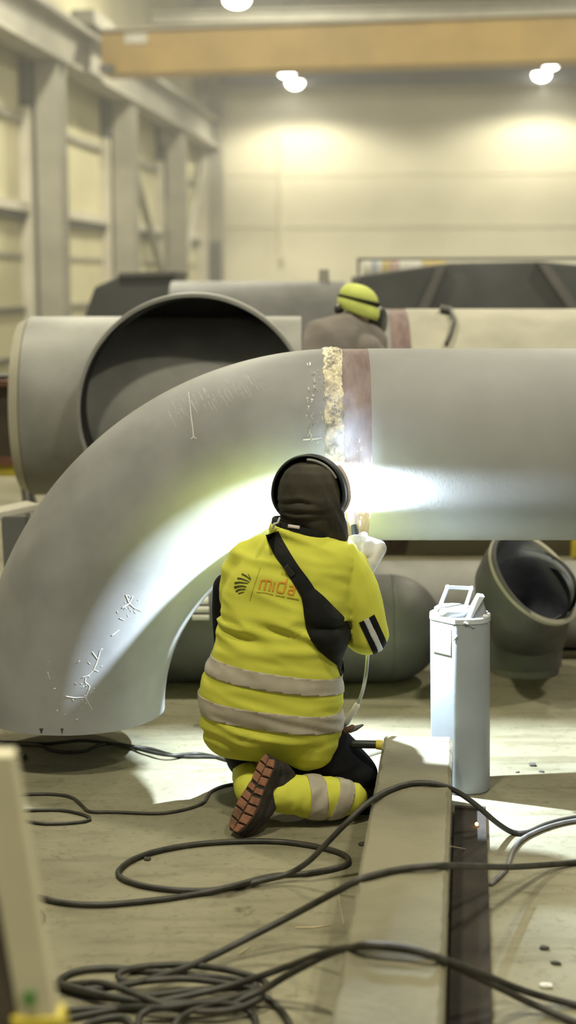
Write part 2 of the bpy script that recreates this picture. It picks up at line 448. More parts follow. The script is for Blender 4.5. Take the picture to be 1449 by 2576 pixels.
# two pairs against the back wall, one lamp high near the crane, and the hall lamps overhead
LAMPK = 0.42; DL = 31.55
for (x, y, lab, e) in ((742, 212, 'bright ceiling lamp lower of the left pair before the back wall', 1), (1362, 192, 'bright ceiling lamp lower of the right pair before the back wall', 1)):
    q = PH(x, y, DL)
    make_lamp(q.dot(E2), DL, q.z, lab, 1200, 158)
for (x, y, lab) in ((722, 184, 'bright ceiling lamp upper of the left pair before the back wall'), (1385, 162, 'bright ceiling lamp upper of the right pair before the back wall')):
    q = PH(x, y, 29.0)
    make_lamp(q.dot(E2), 29.0, q.z, lab, 900, 120)
q = PH(596, 6, 27.0)
make_lamp(q.dot(E2), 27.0, q.z, 'bright ceiling lamp at the top edge above the yellow crane girder', 500, 130, rad=0.22)
for (u, d, e) in ((-3.6, 15.5, 1150), (3.0, 15.5, 1000), (-3.0, 8.0, 620), (3.2, 8.5, 620), (-1.4, 1.3, 720), (2.4, 1.0, 540), (-2.8, 22.5, 900), (3.0, 22.0, 750)):
    make_lamp(u, d, 7.0, 'round ceiling lamp high over the hall floor', e, None, rad=0.24, group='hall lamps out of the picture')

# ================================================================== MAIN PIPE
PYC, PZC, PR = 5.434, 1.157, 0.344
BX, BZ, BR = 0.181, 0.174, 0.984
pipe = empty('welded_pipe', (BX, PYC, 0)); tag(pipe, 'large grey steel pipe with bend, being welded by the kneeling worker', 'pipe')
pts = [V((BX + BR * math.cos(a), PYC, BZ + BR * math.sin(a))) for a in [PI / 2 + PI / 2 * i / 64 for i in range(65)]]
bm = bmesh.new(); hollow(bm, pts, PR, 0.014, 128); elbow = wpart('elbow', bm, M['pipe'], pipe, auto=40)
elbow['label'] = 'grey painted bend with white scratches'
ebvh = bvh_of(elbow.data)
bm = bmesh.new(); hollow(bm, [V((x, PYC, PZC)) for x in (0.284, 0.30, 1.0, 2.0, 3.2)], PR + 0.0015, 0.014, 128); wpart('straight_pipe', bm, M['pipe_straight'], pipe, auto=40)
bm = bmesh.new(); hollow(bm, [V((x, PYC, PZC)) for x in (0.181, 0.24, 0.287)], PR, 0.014, 128)
o = wpart('bare_band', bm, M['bare_band'], pipe, auto=40); o['label'] = 'reddish bare steel band beside the weld'
# rough weld bead round the joint
bm = bmesh.new(); rs = []
NA, NX = 420, 22
for i in range(NX + 1):
    f = i / NX; row = []
    for k in range(NA):
        a = 2 * PI * k / NA
        edge = 0.010 * noise.noise(V((math.cos(a) * 9, math.sin(a) * 9, 2.0 + (f > 0.5)))) + 0.006 * noise.noise(V((math.cos(a) * 30, math.sin(a) * 30, 5)))
        x = lerp(0.122, 0.191, f) + edge * (1 - abs(2 * f - 1) * 0.2)
        w = math.sin(PI * f) ** 0.6
        h = 0.0006 + w * (0.004 + 0.007 * abs(noise.noise(V((x * 70, math.cos(a) * 26, math.sin(a) * 26)))) + 0.003 * noise.noise(V((x * 160, math.cos(a) * 70, math.sin(a) * 70))))
        if f in (0, 1): h = -0.002
        row.append(V((x, PYC + math.cos(a) * (PR + h), PZC + math.sin(a) * (PR + h))))
    rs.append(row)
rings(bm, rs, False, False)
o = wpart('weld_bead', bm, M['weld'], pipe); o['label'] = 'rough tan weld bead with spatter'
# smeared grinding marks left of the bead
bm = bmesh.new(); rr = random.Random(5)
for i in range(46):
    x = rr.uniform(772, 815); y = rr.uniform(905, 1110); L = rr.uniform(4, 16)
    ribbon(bm, ebvh, [(x, y), (x + rr.uniform(-3, 3), y + L)], rr.uniform(2, 6), rr.uniform(1, 3), lift=0.001)
wpart('grinding_mark', bm, M['smear'], pipe)['kind'] = 'stuff'
bm = bmesh.new()
ribbon(bm, ebvh, [(762, 1106), (790, 1104), (812, 1101)], 5, 4, lift=0.001)
wpart('chalk_mark', bm, M['scratch'], pipe)
# scratches
bm = bmesh.new()
ribbon(bm, ebvh, [(474, 986), (477, 1012), (481, 1050), (485, 1080), (487, 1102)], 2.2, 3.4, lift=0.0004, th=0.0002)
ribbon(bm, ebvh, [(480, 1106), (487, 1098), (495, 1105)], 2.5, 2.5, lift=0.0004, th=0.0002)
wpart('long_scratch', bm, M['scratch'], pipe)
bm = bmesh.new()
for i in range(60):
    x = rr.uniform(420, 660); y0 = 1006 - (x - 400) * 0.44 + (x - 400) ** 2 * 0.00035
    y = y0 + rr.uniform(12, 62); L = rr.uniform(10, 34)
    ribbon(bm, ebvh, [(x, y), (x + L * 0.55, y + L)], 0.8, 0.5, lift=0.0004, th=0.0002)
o = wpart('fine_scratches', bm, M['scratch'], pipe)
o['kind'] = 'stuff'
bm = bmesh.new()
for s in ([(232, 1640), (246, 1660), (236, 1685), (222, 1700), (206, 1705)], [(246, 1660), (252, 1636), (258, 1632)], [(236, 1685), (248, 1690)], [(165, 1752), (190, 1756), (215, 1754), (226, 1775), (232, 1786)], [(222, 1740), (226, 1726), (214, 1715), (216, 1705)], [(215, 1754), (222, 1740)], [(190, 1812), (196, 1808)],
          [(306, 1530), (325, 1518), (334, 1500)], [(325, 1518), (338, 1530), (356, 1538)], [(325, 1518), (316, 1496)], [(300, 1555), (312, 1560)], [(120, 1690), (126, 1712)], [(280, 1600), (300, 1585)]):
    ribbon(bm, ebvh, s, 3.0, 1.6, lift=0.0004, th=0.0002)
for i in range(26):
    x, y = rr.gauss(215, 32), rr.gauss(1710, 50)
    ribbon(bm, ebvh, [(x, y), (x + rr.uniform(-7, 7), y + rr.uniform(-7, 7))], 1.5, 0.6, lift=0.0004, th=0.0002)
for i in range(14):
    x, y = rr.gauss(325, 18), rr.gauss(1525, 18)
    ribbon(bm, ebvh, [(x, y), (x + rr.uniform(-7, 7), y + rr.uniform(-7, 7))], 1.4, 0.6, lift=0.0004, th=0.0002)
o = wpart('scuff_marks', bm, M['scratch'], pipe); o['kind'] = 'stuff'
for x, w in ((104, 11), (156, 8)):
    bm = bmesh.new(); ribbon(bm, ebvh, [(x, 1832), (x, 1845)], w, 2, lift=0.0004, step=2, th=0.0002); wpart('dark_mark', bm, M['mark_dark'], pipe)
# a trestle under the far right end, beyond the frame
st = empty('pipe_stand', (2.4, PYC, 0)); tag(st, 'steel stand carrying the right end of the large grey pipe', 'stand')
bm = bmesh.new(); box(bm, (2.4, PYC, 0.01), (0.5, 0.6, 0.02)); wpart('base_plate', bm, M['steel_dark'], st, smooth=False)
bm = bmesh.new(); tube(bm, [(2.4, PYC, 0.02), (2.4, PYC, PZC - PR - 0.03)], 0.06, 16); wpart('post', bm, M['steel'], st, auto=40)
bm = bmesh.new(); rings(bm, [[V((2.4 + dx, PYC + (PR + o2) * math.sin(a), PZC - (PR + o2) * math.cos(a))) for a, o2 in [(-0.9 + 0.15 * i, 0.004) for i in range(13)] + [(0.9 - 0.15 * i, 0.05) for i in range(13)]] for dx in (-0.08, 0.08)]); wpart('saddle', bm, M['steel'], st, auto=40)

# ================================================================== PIPES BEHIND
# tee with a wide dark opening
C = PY(488, 1035, 7.0); rb = 296 * mpp(C)
tee = empty('pipe_tee', (C.x, C.y + 0.7, 0)); tag(tee, 'pale grey pipe tee with a wide dark round opening behind the bend', 'pipe')
yr = C.y + 0.72; rr_ = 0.455; zt = PY(300, 797, yr - 0.1).z; zc = zt - rr_
xl = PY(58, 1000, yr).x; xr = PY(757, 1000, yr).x
ax = (C - CAM); ax.z = 0; ax = (ax.normalized() * 0.5 + V((0, 1, 0)) * 0.5).normalized()
bm = bmesh.new(); tube(bm, [V((xl + 0.05, yr, zc)), V((xl + 0.055, yr, zc)), V((0, yr, zc)), V((xr, yr, zc))], [rr_ - 0.012, rr_, rr_, rr_], 96); wpart('run_pipe', bm, M['pipe_mid'], tee, auto=40)
bm = bmesh.new(); tube(bm, [V((xl, yr, zc)), V((xl + 0.05, yr, zc))], [rr_ - 0.03, rr_ - 0.003], 96); wpart('end_bevel', bm, M['pipe_beige'], tee, auto=40)
bm = bmesh.new(); hollow(bm, [C + ax * t for t in (0.0, 0.03, 0.3, 0.75)], [rb - 0.004, rb, rb, rb - 0.02], 0.016, 128); wpart('branch_pipe', bm, M['pipe_mid'], tee, auto=40)
bm = bmesh.new(); hollow(bm, [C + ax * t for t in (0.004, 0.02)], [rb - 0.006, rb - 0.006], 0.014, 128); wpart('rusty_rim', bm, M['rust_edge'], tee, auto=40)
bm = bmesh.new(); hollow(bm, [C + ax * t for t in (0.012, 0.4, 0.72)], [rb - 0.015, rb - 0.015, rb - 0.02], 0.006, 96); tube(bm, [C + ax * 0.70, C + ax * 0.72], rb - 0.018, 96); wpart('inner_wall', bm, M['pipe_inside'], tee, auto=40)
def stand(x, y, ztop, lab):
    s = empty('pipe_stand', (x, y, 0)); tag(s, lab, 'stand')
    bm = bmesh.new(); box(bm, (x, y, 0.015), (0.4, 0.4, 0.03)); wpart('base_plate', bm, M['steel_dark'], s, smooth=False)
    bm = bmesh.new(); box(bm, (x, y, ztop / 2), (0.16, 0.16, ztop)); wpart('post', bm, M['steel_dark'], s, smooth=False)
    return s
stand(C.x + 0.2, yr + 0.05, zc - rr_ + 0.01, 'dark steel stand under the pipe tee')
# second big pipe, the one the man behind is working on
p2y, p2r = 8.42, 0.69; p2z = PY(1200, 780, p2y).z - p2r * 0.99
x0 = PY(872, 900, p2y).x
p2 = empty('welded_pipe', (x0, p2y, 0)); tag(p2, 'wide beige pipe lying across the hall beyond the grey pipe', 'pipe')
bm = bmesh.new(); hollow(bm, [V((x, p2y, p2z)) for x in (PY(1032, 900, p2y - 0.4).x, 2.0, 4.6)], p2r, 0.02, 96); wpart('straight_pipe', bm, M['pipe_beige'], p2, auto=40)
bm = bmesh.new(); hollow(bm, [V((x, p2y, p2z)) for x in (PY(982, 900, p2y - 0.4).x, PY(1032, 900, p2y - 0.4).x)], p2r - 0.002, 0.02, 96); o = wpart('bare_band', bm, M['bare_band'], p2, auto=40); o['label'] = 'rusty bare band near the pipe joint'
bm = bmesh.new(); hollow(bm, [V((x, p2y, p2z)) for x in (x0, PY(982, 900, p2y - 0.4).x)], p2r, 0.02, 96); wpart('pipe_end', bm, M['pipe_mid'], p2, auto=40)
stand(1.2, p2y, p2z - p2r + 0.005, 'low dark steel block under the wide beige pipe')
hb = bvh_of([c for c in p2.children if c.name.startswith('straight_pipe')][0].data)
bm = bmesh.new(); ribbon(bm, hb, [(1108, 784), (1134, 790), (1142, 815), (1134, 845), (1122, 872)], 9, 7, lift=0.012, th=0.02)
tag(obj('hanging_cable', bm, M['cable']), 'short dark cable hanging over the beige pipe', 'cable')
# far grey pipe
y3 = 10.6; r3 = 0.60; z3 = PY(600, 707, y3).z - r3
bm = bmesh.new(); hollow(bm, [V((PY(434, 800, y3).x, y3, z3)), V((0.1, y3, z3)), V((PY(866, 800, y3).x, y3, z3))], r3, 0.02, 72)
tag(obj('steel_pipe', bm, M['pipe_dark'], auto=40), 'dull grey pipe farthest back, just below the cream wall', 'pipe')
bm = bmesh.new(); box(bm, (0.0, y3, (z3 - r3) / 2), (0.6, 0.5, z3 - r3)); tag(obj('support_block', bm, M['steel_dark'], smooth=False), 'dark block under the farthest grey pipe', 'support')
# small stub on that pipe
bm = bmesh.new(); q = PY(815, 700, y3); tube(bm, [q + V((0, 0, -0.12)), q + V((0, 0, 0.06))], [0.04, 0.035], 12); tag(obj('pipe_valve', bm, M['steel'], auto=40), 'small grey stub standing on the farthest grey pipe', 'valve')
# pipe lying on the floor
y4 = 7.1; a4 = math.atan((1410 - CY) / F) + TH; r4 = (CAMH * math.cos(a4) - y4 * math.sin(a4)) / (1 + math.cos(a4))
bm = bmesh.new(); hollow(bm, [V((PY(640, 1500, y4).x, y4, r4)), V((1.2, y4, r4)), V((2.6, y4, r4))], r4, 0.012, 72)
tag(obj('steel_pipe', bm, M['pipe_mid'], auto=40), 'slim grey pipe lying on the floor behind the tilted pipe stub', 'pipe')
# round ended vessel lying on the floor behind the worker
y5, r5 = 6.485, 0.235
vs = empty('capped_pipe', (0, y5, 0)); tag(vs, 'dark grey pipe with a rounded end lying on the floor behind the worker', 'pipe')
xa, xb = PY(300, 1600, y5).x, PY(985, 1600, y5 - 0.1).x
bm = bmesh.new(); tube(bm, [V((xa, y5, r5)), V((xa + 0.01, y5, r5)), V((xb, y5, r5))], [r5 - 0.01, r5, r5], 72); body5 = wpart('pipe_body', bm, M['pipe_dark'], vs, auto=40)
bm = bmesh.new(); tube(bm, [V((xb + 0.23 * math.sin(a), y5, r5)) for a in [PI / 2 * i / 16 for i in range(17)]], [max(0.002, r5 * math.cos(PI / 2 * i / 16)) for i in range(17)], 72); cap5 = wpart('rounded_cap', bm, M['pipe_dark'], vs)
cb = bvh_of(cap5.data)
bm = bmesh.new(); ribbon(bm, cb, [(985, 1504), (988, 1522)], 13, 13); wpart('orange_mark', bm, M['ochre_sheet'], vs)
bb5 = bvh_of(body5.data)
bm = bmesh.new()
for a in ((483, 1500, 524, 1520), (480, 1526, 526, 1541), (483, 1547, 526, 1560)):
    ribbon(bm, bb5, [(a[0], (a[1] + a[3]) / 2), (a[2], (a[1] + a[3]) / 2)], a[3] - a[1])
o = wpart('paper_label', bm, M['paper'], vs); o['label'] = 'white paper label strips'
# tilted stub with open mouth
P0 = PZ(1318, 1686, 0); OC = PY(1346, 1452, 6.36); nn = V((0.52, -0.53, 0.67)).normalized()
sb = empty('pipe_stub', P0); tag(sb, 'dark grey pipe stub with its open mouth tilted up, standing right of the canister', 'pipe')
path = crom([P0 + V((0, 0, 0.03)), P0 + V((0.0, 0, 0.12)), P0 + V((0.01, -0.01, 0.20)), OC - nn * 0.11 + V((0.03, 0, 0.0)), OC - nn * 0.05, OC], 0.02)
L = len(path)
rad = [lerp(0.168, 0.236, min(1, i / (L - 1)) ** 1.8) for i in range(L)]
bm = bmesh.new(); hollow(bm, path, rad, 0.016, 64); wpart('stub_body', bm, M['pipe_dark'], sb, auto=45)
bm = bmesh.new(); tube(bm, [p for p in path[2:]], [r - 0.019 for r in rad[2:]], 64, caps=False); o = wpart('inner_wall', bm, M['pipe_inside_grey'], sb)
bm = bmesh.new(); hollow(bm, [OC + nn * t for t in (-0.012, 0.004)], rad[-1] + 0.003, 0.022, 72); wpart('ground_rim', bm, M['pipe_beige'], sb, auto=45)
bm = bmesh.new(); hollow(bm, [P0, P0 + V((0, 0, 0.085))], 0.157, 0.02, 64); wpart('base_ring', bm, M['pipe_mid'], sb, auto=45)
# small yellow clamp at the right edge
q = PY(1452, 1378, 7.9)
bm = bmesh.new(); box(bm, q, (0.07, 0.05, 0.10)); box(bm, q + V((0.06, 0, 0.02)), (0.08, 0.03, 0.03)); box(bm, q + V((0, 0, -q.z / 2)), (0.03, 0.03, q.z))
tag(obj('clamp_post', bm, M['yellow'], smooth=False, bevel=0.006), 'yellow clamp post at the right edge under the beige pipe', 'clamp')

# ------------------------------------------------------------------ containers
def prism(bm, pxs, Y, depth, floor=True):
    P = [PY(x, y, Y) for x, y in pxs]
    if floor:
        P = P + [V((P[-1].x, Y, 0)), V((P[0].x, Y, 0))]
    rings(bm, [P, [p + V((0, depth, 0)) for p in P]])
def prism3(bm, pxs, Y, depth): prism(bm, pxs, Y, depth, False)
k1 = empty('skip_container', V((PY(330, 700, 12).x, 12, 0))); tag(k1, 'dark steel skip with sloping side near the left columns', 'container')
bm = bmesh.new(); prism(bm, [(200, 830), (238, 722), (300, 694), (440, 690), (432, 830)], 11.8, 1.4); wpart('skip_body', bm, M['container'], k1, smooth=False, bevel=0.02)
bm = bmesh.new(); prism3(bm, [(296, 697), (300, 686), (444, 682), (443, 693)], 11.75, 1.5); wpart('rim', bm, M['container2'], k1, smooth=False)
k2 = empty('skip_container', V((PY(1250, 700, 10.9).x, 10.9, 0))); tag(k2, 'long dark steel container under the cream wall on the right', 'container')
bm = bmesh.new(); prism(bm, [(903, 820), (903, 694), (1130, 662), (1366, 657), (1700, 690), (1700, 820)], 10.7, 1.3); wpart('container_body', bm, M['container'], k2, smooth=False, bevel=0.015)
bm = bmesh.new(); prism3(bm, [(901, 656), (901, 649), (1700, 645), (1700, 652)], 11.9, 0.06); prism3(bm, [(899, 700), (899, 649), (905, 649), (905, 700)], 11.9, 0.06); prism3(bm, [(1690, 700), (1690, 649), (1698, 649), (1698, 700)], 11.9, 0.06); wpart('top_rail', bm, M['steel_dark'], k2, smooth=False)
for xs in ([(1100, 672), (1122, 668), (1072, 790), (1046, 790)], [(1352, 660), (1378, 660), (1470, 790), (1440, 790)]):
    bm = bmesh.new(); prism3(bm, xs, 10.64, 0.07); wpart('brace', bm, M['container2'], k2, smooth=False)
rolls = [(912, 935, 'white_sheet', 'white wrapped roll leftmost on the dark container'), (936, 947, 'blue_sheet', 'pale blue wrapped roll on the dark container'), (948, 962, 'white_sheet', 'white wrapped roll between the pale blue and ochre rolls'),
         (963, 980, 'ochre_sheet', 'ochre wrapped roll on the dark container'), (981, 1000, 'pink_sheet', 'pinkish wrapped roll on the dark container'), (1001, 1060, 'white_sheet', 'longer white wrapped roll next to the pinkish one'), (1062, 1120, 'ochre_sheet', 'long ochre wrapped roll at the end of the row')]
for x0_, x1_, mm, lab in rolls:
    a, b = PY(x0_, 672, 12.4), PY(x1_, 672, 12.4); r = 0.066
    zb = PY((x0_ + x1_) / 2, 674, 12.4).z
    bm = bmesh.new(); tube(bm, [V((a.x + .004, 12.4, zb)), V((b.x - .004, 12.4, zb))], r, 14); o = obj('wrapped_roll', bm, M[mm], auto=40); tag(o, lab, 'roll', 'wrapped goods on the dark container')

zr = PY(1000, 674, 12.4).z - 0.066
xa_, xb_ = PY(905, 672, 12.4).x, PY(1125, 672, 12.4).x
rk = empty('storage_rack', ((xa_ + xb_) / 2, 12.4, 0)); tag(rk, 'low grey rack behind the dark container, under the wrapped rolls', 'rack')
bm = bmesh.new(); box(bm, ((xa_ + xb_) / 2, 12.4, zr - 0.02), (xb_ - xa_, 0.3, 0.04)); wpart('shelf', bm, M['steel'], rk, smooth=False)
for xx in (xa_ + .04, xb_ - .04):
    bm = bmesh.new(); box(bm, (xx, 12.4, (zr - .04) / 2), (0.06, 0.26, zr - .04)); wpart('post', bm, M['steel'], rk, smooth=False)

# ------------------------------------------------------------------ left background clutter
yb = 8.3
bmz0, bmz1 = PY(20, 1166, yb).z, PY(20, 962, yb).z
xL, xR = PY(-160, 1000, yb).x, PY(58, 1000, yb).x
ib = empty('steel_girder', ((xL + xR) / 2, yb, bmz0)); tag(ib, 'rusty red brown steel beam at the left edge behind the tee', 'beam')
bm = bmesh.new(); box(bm, ((xL + xR) / 2, yb, (bmz0 + bmz1) / 2), (xR - xL, 0.03, bmz1 - bmz0)); wpart('web', bm, M['rust_dark'], ib, smooth=False)
bm = bmesh.new(); box(bm, ((xL + xR) / 2, yb, bmz1), (xR - xL, 0.2, 0.03)); wpart('top_flange', bm, M['rust'], ib, smooth=False)
bm = bmesh.new(); box(bm, ((xL + xR) / 2, yb, bmz0 + 0.02), (xR - xL, 0.2, 0.04)); wpart('bottom_flange', bm, M['rust'], ib, smooth=False)
ts = empty('trestle', ((xL + xR) / 2, yb, 0)); tag(ts, 'yellow trestle bar carrying the rusty beam at the left edge', 'trestle')
zt0 = bmz0 - 0.002
bm = bmesh.new(); box(bm, ((xL + xR) / 2 - 0.02, yb - 0.02, zt0 - 0.03), (xR - xL + 0.02, 0.10, 0.06)); wpart('top_bar', bm, M['yellow'], ts, smooth=False, bevel=0.008)
for sx in (-1, 1):
    bm = bmesh.new(); tube(bm, [V((xL + 0.06, yb + 0.02 * sx, zt0 - 0.05)), V((xL + 0.04, yb + 0.30 * sx, 0))], 0.025, 10); wpart('leg', bm, M['yellow'], ts)
for sx in (-1, 1):
    bm = bmesh.new(); tube(bm, [V((xR - 0.02, yb + 0.02 * sx + 0.05, zt0 - 0.05)), V((xR + 0.10, yb + 0.35 * sx + 0.1, 0))], 0.02, 10); wpart('leg', bm, M['steel_dark'], ts)
zb = bmz1 + 0.015
bm = bmesh.new(); q = PY(50, 930, yb); box(bm, V((q.x, yb, zb + 0.055)), (0.05, 0.08, 0.11)); tag(obj('metal_box', bm, M['steel'], smooth=False, bevel=0.008), 'small grey box standing on the rusty beam', 'box')
bm = bmesh.new(); q = PY(50, 898, yb); ellipsoid(bm, V((q.x, yb, zb + 0.11 + 0.022)), (0.035, 0.03, 0.022), seg=16, rg=10); tag(obj('orange_cap', bm, M['ochre_sheet']), 'orange cap lying on the small grey box', 'cap')
bm = bmesh.new(); q = PY(12, 945, yb); tube(bm, [V((q.x - 0.09, yb, zb + 0.014)), V((q.x + 0.05, yb, zb + 0.018))], [0.012, 0.016], 10, True); tube(bm, [V((q.x - 0.02, yb - 0.04, zb + 0.02)), V((q.x - 0.01, yb + 0.05, zb + 0.02))], 0.012, 8, True); tag(obj('hand_tool', bm, M['steel_dark']), 'dark hand tool lying on the rusty beam', 'tool')
# pale board on a block
pb0, pb1 = PY(-70, 1304, 6.7), PY(84, 1272, 6.9)
pk = empty('wooden_board', (pb0.x, 6.7, 0)); tag(pk, 'pale board on legs poking out left of the grey bend', 'board')
bm = bmesh.new(); rot = (pb1 - pb0).to_track_quat('X', 'Z').to_matrix(); box(bm, (pb0 + pb1) / 2, ((pb1 - pb0).length, 0.12, 0.035), rot); wpart('plank', bm, M['steel_pale'], pk, smooth=False, bevel=0.006)
for (xx, yy) in ((PY(40, 1300, 6.8).x, 6.76), (PY(-50, 1300, 6.8).x, 6.8)):
    bm = bmesh.new(); rings(bm, [[V((xx - w, yy - 0.03, z)), V((xx + w, yy - 0.03, z)), V((xx + w, yy + 0.03, z)), V((xx - w, yy + 0.03, z))] for w, z in ((0.012, 0.0), (0.04, 0.20), (0.055, lerp(pb0.z, pb1.z, (xx - pb0.x) / (pb1.x - pb0.x)) - 0.018))]); wpart('leg', bm, M['steel_dark'], pk, smooth=False)

# ================================================================== WORKER
def PW(x, y, Y):                 # the upper body sits a little nearer to us than the hips
    return PY(x, y, Y - 0.10 * min(1.0, max(0.0, (1960 - y) / 110)) - 0.07 * min(1.0, max(0.0, (1780 - y) / 400)))
def hand(bms, c, a, p, s=1.0, mirror=1, grip=0.016):
    """a closed hand around an axis a at c; p points from the back of the hand to the gripped handle.
    fingers, thumb and palm go into separate closed pieces of the bmesh"""
    a = V(a).normalized(); p = (V(p) - a * V(p).dot(a)).normalized(); q = a.cross(p) * mirror
    fr = 0.0095 * s; R = grip + fr
    def at(off, ang, rad): return c + a * off + (p * -math.cos(ang) + q * math.sin(ang)) * rad
    for i, (off, arc, k) in enumerate(((0.033, 3.7, 1.0), (0.0115, 4.0, 1.05), (-0.0105, 3.8, 1.0), (-0.031, 3.3, 0.86))):
        pts, rad = [], []
        for j in range(9):
            t = j / 8
            ang = -0.2 + arc * t
            bulge = 0.004 * s * math.sin(t * 3 * PI) ** 2
            pts.append(at(off - 0.004 * t * (i - 1.5), ang, R + bulge * 0.4)); rad.append(fr * k * lerp(1.08, 0.80, t) * (1 + 0.10 * math.cos(t * 6 * PI)))
        tube(bms, pts, rad, 12, True)
    th = [c - p * (R + 0.012) + a * 0.005 - q * 0.012, c - p * (R * 0.7) + a * 0.040 - q * 0.022, at(0.058, -1.3, R + 0.004), at(0.062, -2.3, R + 0.002), at(0.060, -3.0, R + 0.002)]
    tube(bms, crom(th, 0.006), 0.0115 * s, 12, True)
    # palm: a flattened pad from knuckles to wrist
    w = c - p * (R + 0.004) - q * 0.055 * s
    rs = []
    for t in (0, 0.2, 0.45, 0.7, 0.9, 1.0):
        cc = (c - p * (R + 0.003) + q * 0.006).lerp(w, t)
        hw = lerp(0.044, 0.030, t) * s * (0.75 if t in (0,) else 1); ht = lerp(0.014, 0.020, t) * s
        rs.append([cc + a * hw * math.cos(2 * PI * k / 16) + p * ht * math.sin(2 * PI * k / 16) for k in range(16)])
    rings(bms, rs)
    return w

SH_R, EL_R, WR_R = PW(852, 1402, 4.985), PW(922, 1595, 4.99), PW(904, 1450, 5.085)
SH_L, EL_L, WR_L = PW(632, 1400, 4.985), PW(612, 1590, 5.12), PW(716, 1408, 5.275)
G_R, G_L = PW(899, 1384, 5.13), PW(760, 1346, 5.315)
ARC = PY(880, 1238, 5.104)
HEAD = PW(775, 1246, 5.0); LOOK = V((0.36, 0.93, -0.08)).normalized()
KNEE_R = PW(905, 1992, 4.845); ANK_R = PZ(705, 2003, 0.095)
KNEE_L = PZ(628, 1925, 0.085); ANK_L = PZ(640, 1985, 0.10)
HIP_R, HIP_L = PW(775, 1830, 4.94), PW(600, 1830, 4.95)

# the body itself, one continuous surface inside the clothes
bm = bmesh.new()
TORSO = [(1352, 715, 815, 4.985, .05), (1385, 655, 850, 4.975, .075), (1420, 625, 855, 4.97, .09), (1480, 612, 850, 4.965, .10), (1560, 600, 830, 4.96, .10), (1640, 580, 815, 4.95, .11), (1720, 565, 815, 4.94, .12), (1790, 560, 815, 4.94, .12), (1850, 585, 800, 4.94, .10)]
def torso_rings(rows, e=2.2, n=40):
    out = []
    for y, l, r, Yc, hy in rows:
        c = PW((l + r) / 2, y, Yc); out.append(superring(c, (r - l) / 2 * mpp(c), hy, n, e))
    return out
rings(bm, list(reversed(torso_rings(TORSO))))
R3 = Matrix((V((LOOK.y, -LOOK.x, 0)).normalized(), LOOK, V((0, 0, 1)))).transposed()
ellipsoid(bm, HEAD + V((0, 0, 0.002)), (0.072, 0.090, 0.100), R3)
ellipsoid(bm, HEAD + LOOK * 0.040 + V((0, 0, -0.055)), (0.055, 0.055, 0.062), R3)
tube(bm, [HEAD + LOOK * 0.092 + V((0, 0, 0.015)), HEAD + LOOK * 0.110 + V((0, 0, -0.022))], [0.009, 0.016], 10, True)       # nose
rt = V((LOOK.y, -LOOK.x, 0)).normalized()
for s in (-1, 1):
    ellipsoid(bm, HEAD + rt * 0.078 * s + V((0, 0, -0.005)), (0.012, 0.020, 0.032), R3, 12, 8)                               # ears
    ellipsoid(bm, HEAD + LOOK * 0.086 + rt * 0.032 * s + V((0, 0, 0.022)), (0.018, 0.010, 0.008), R3, 12, 8)                  # brows
tube(bm, [HEAD + LOOK * 0.088 - rt * 0.022 + V((0, 0, -0.055)), HEAD + LOOK * 0.095 + V((0, 0, -0.054)), HEAD + LOOK * 0.088 + rt * 0.022 + V((0, 0, -0.055))], 0.007, 8, True)   # mouth
tube(bm, [PW(765, 1375, 4.98), HEAD + V((0, 0, -0.05))], [0.062, 0.055], 20)
tube(bm, crom([SH_R, lerp(SH_R, EL_R, .5), EL_R], .03), [0.052, 0.050, 0.048, 0.046, 0.043, 0.042, 0.041, 0.040, 0.040, 0.040, 0.040, 0.040, 0.040][:len(crom([SH_R, lerp(SH_R, EL_R, .5), EL_R], .03))], 16, True)
tube(bm, [EL_R, lerp(EL_R, WR_R, .3), WR_R], [0.041, 0.039, 0.027], 16, True)
tube(bm, [SH_L, lerp(SH_L, EL_L, .5), EL_L], [0.052, 0.046, 0.040], 16, True)
tube(bm, [EL_L, lerp(EL_L, WR_L, .3), WR_L], [0.040, 0.038, 0.027], 16, True)
tube(bm, [HIP_R, lerp(HIP_R, KNEE_R, .5), KNEE_R], [0.080, 0.066, 0.050], 20, True)
tube(bm, [KNEE_R, lerp(KNEE_R, ANK_R, .35), ANK_R], [0.048, 0.050, 0.032], 20, True)
tube(bm, [HIP_L, lerp(HIP_L, KNEE_L, .5), KNEE_L], [0.080, 0.066, 0.050], 20, True)
tube(bm, [KNEE_L, lerp(KNEE_L, ANK_L, .35), ANK_L], [0.048, 0.048, 0.032], 20, True)
w1 = hand(bm, G_R, (ARC - G_R), (-0.2, 0.5, 0.1), 0.88, 1)
w2 = hand(bm, G_L, (0.35, 0.25, 0.9), (0.75, 0.65, 0.0), 0.88, -1)
tube(bm, [WR_R, w1], [0.027, 0.024], 14, True); tube(bm, [WR_L, w2], [0.027, 0.024], 14, True)
person = obj_me('person', remeshed(bm, 0.0075, 2), M['skin'])
tag(person, 'worker in yellow hi-vis jacket and dark welding hood kneeling with back to us', 'person')

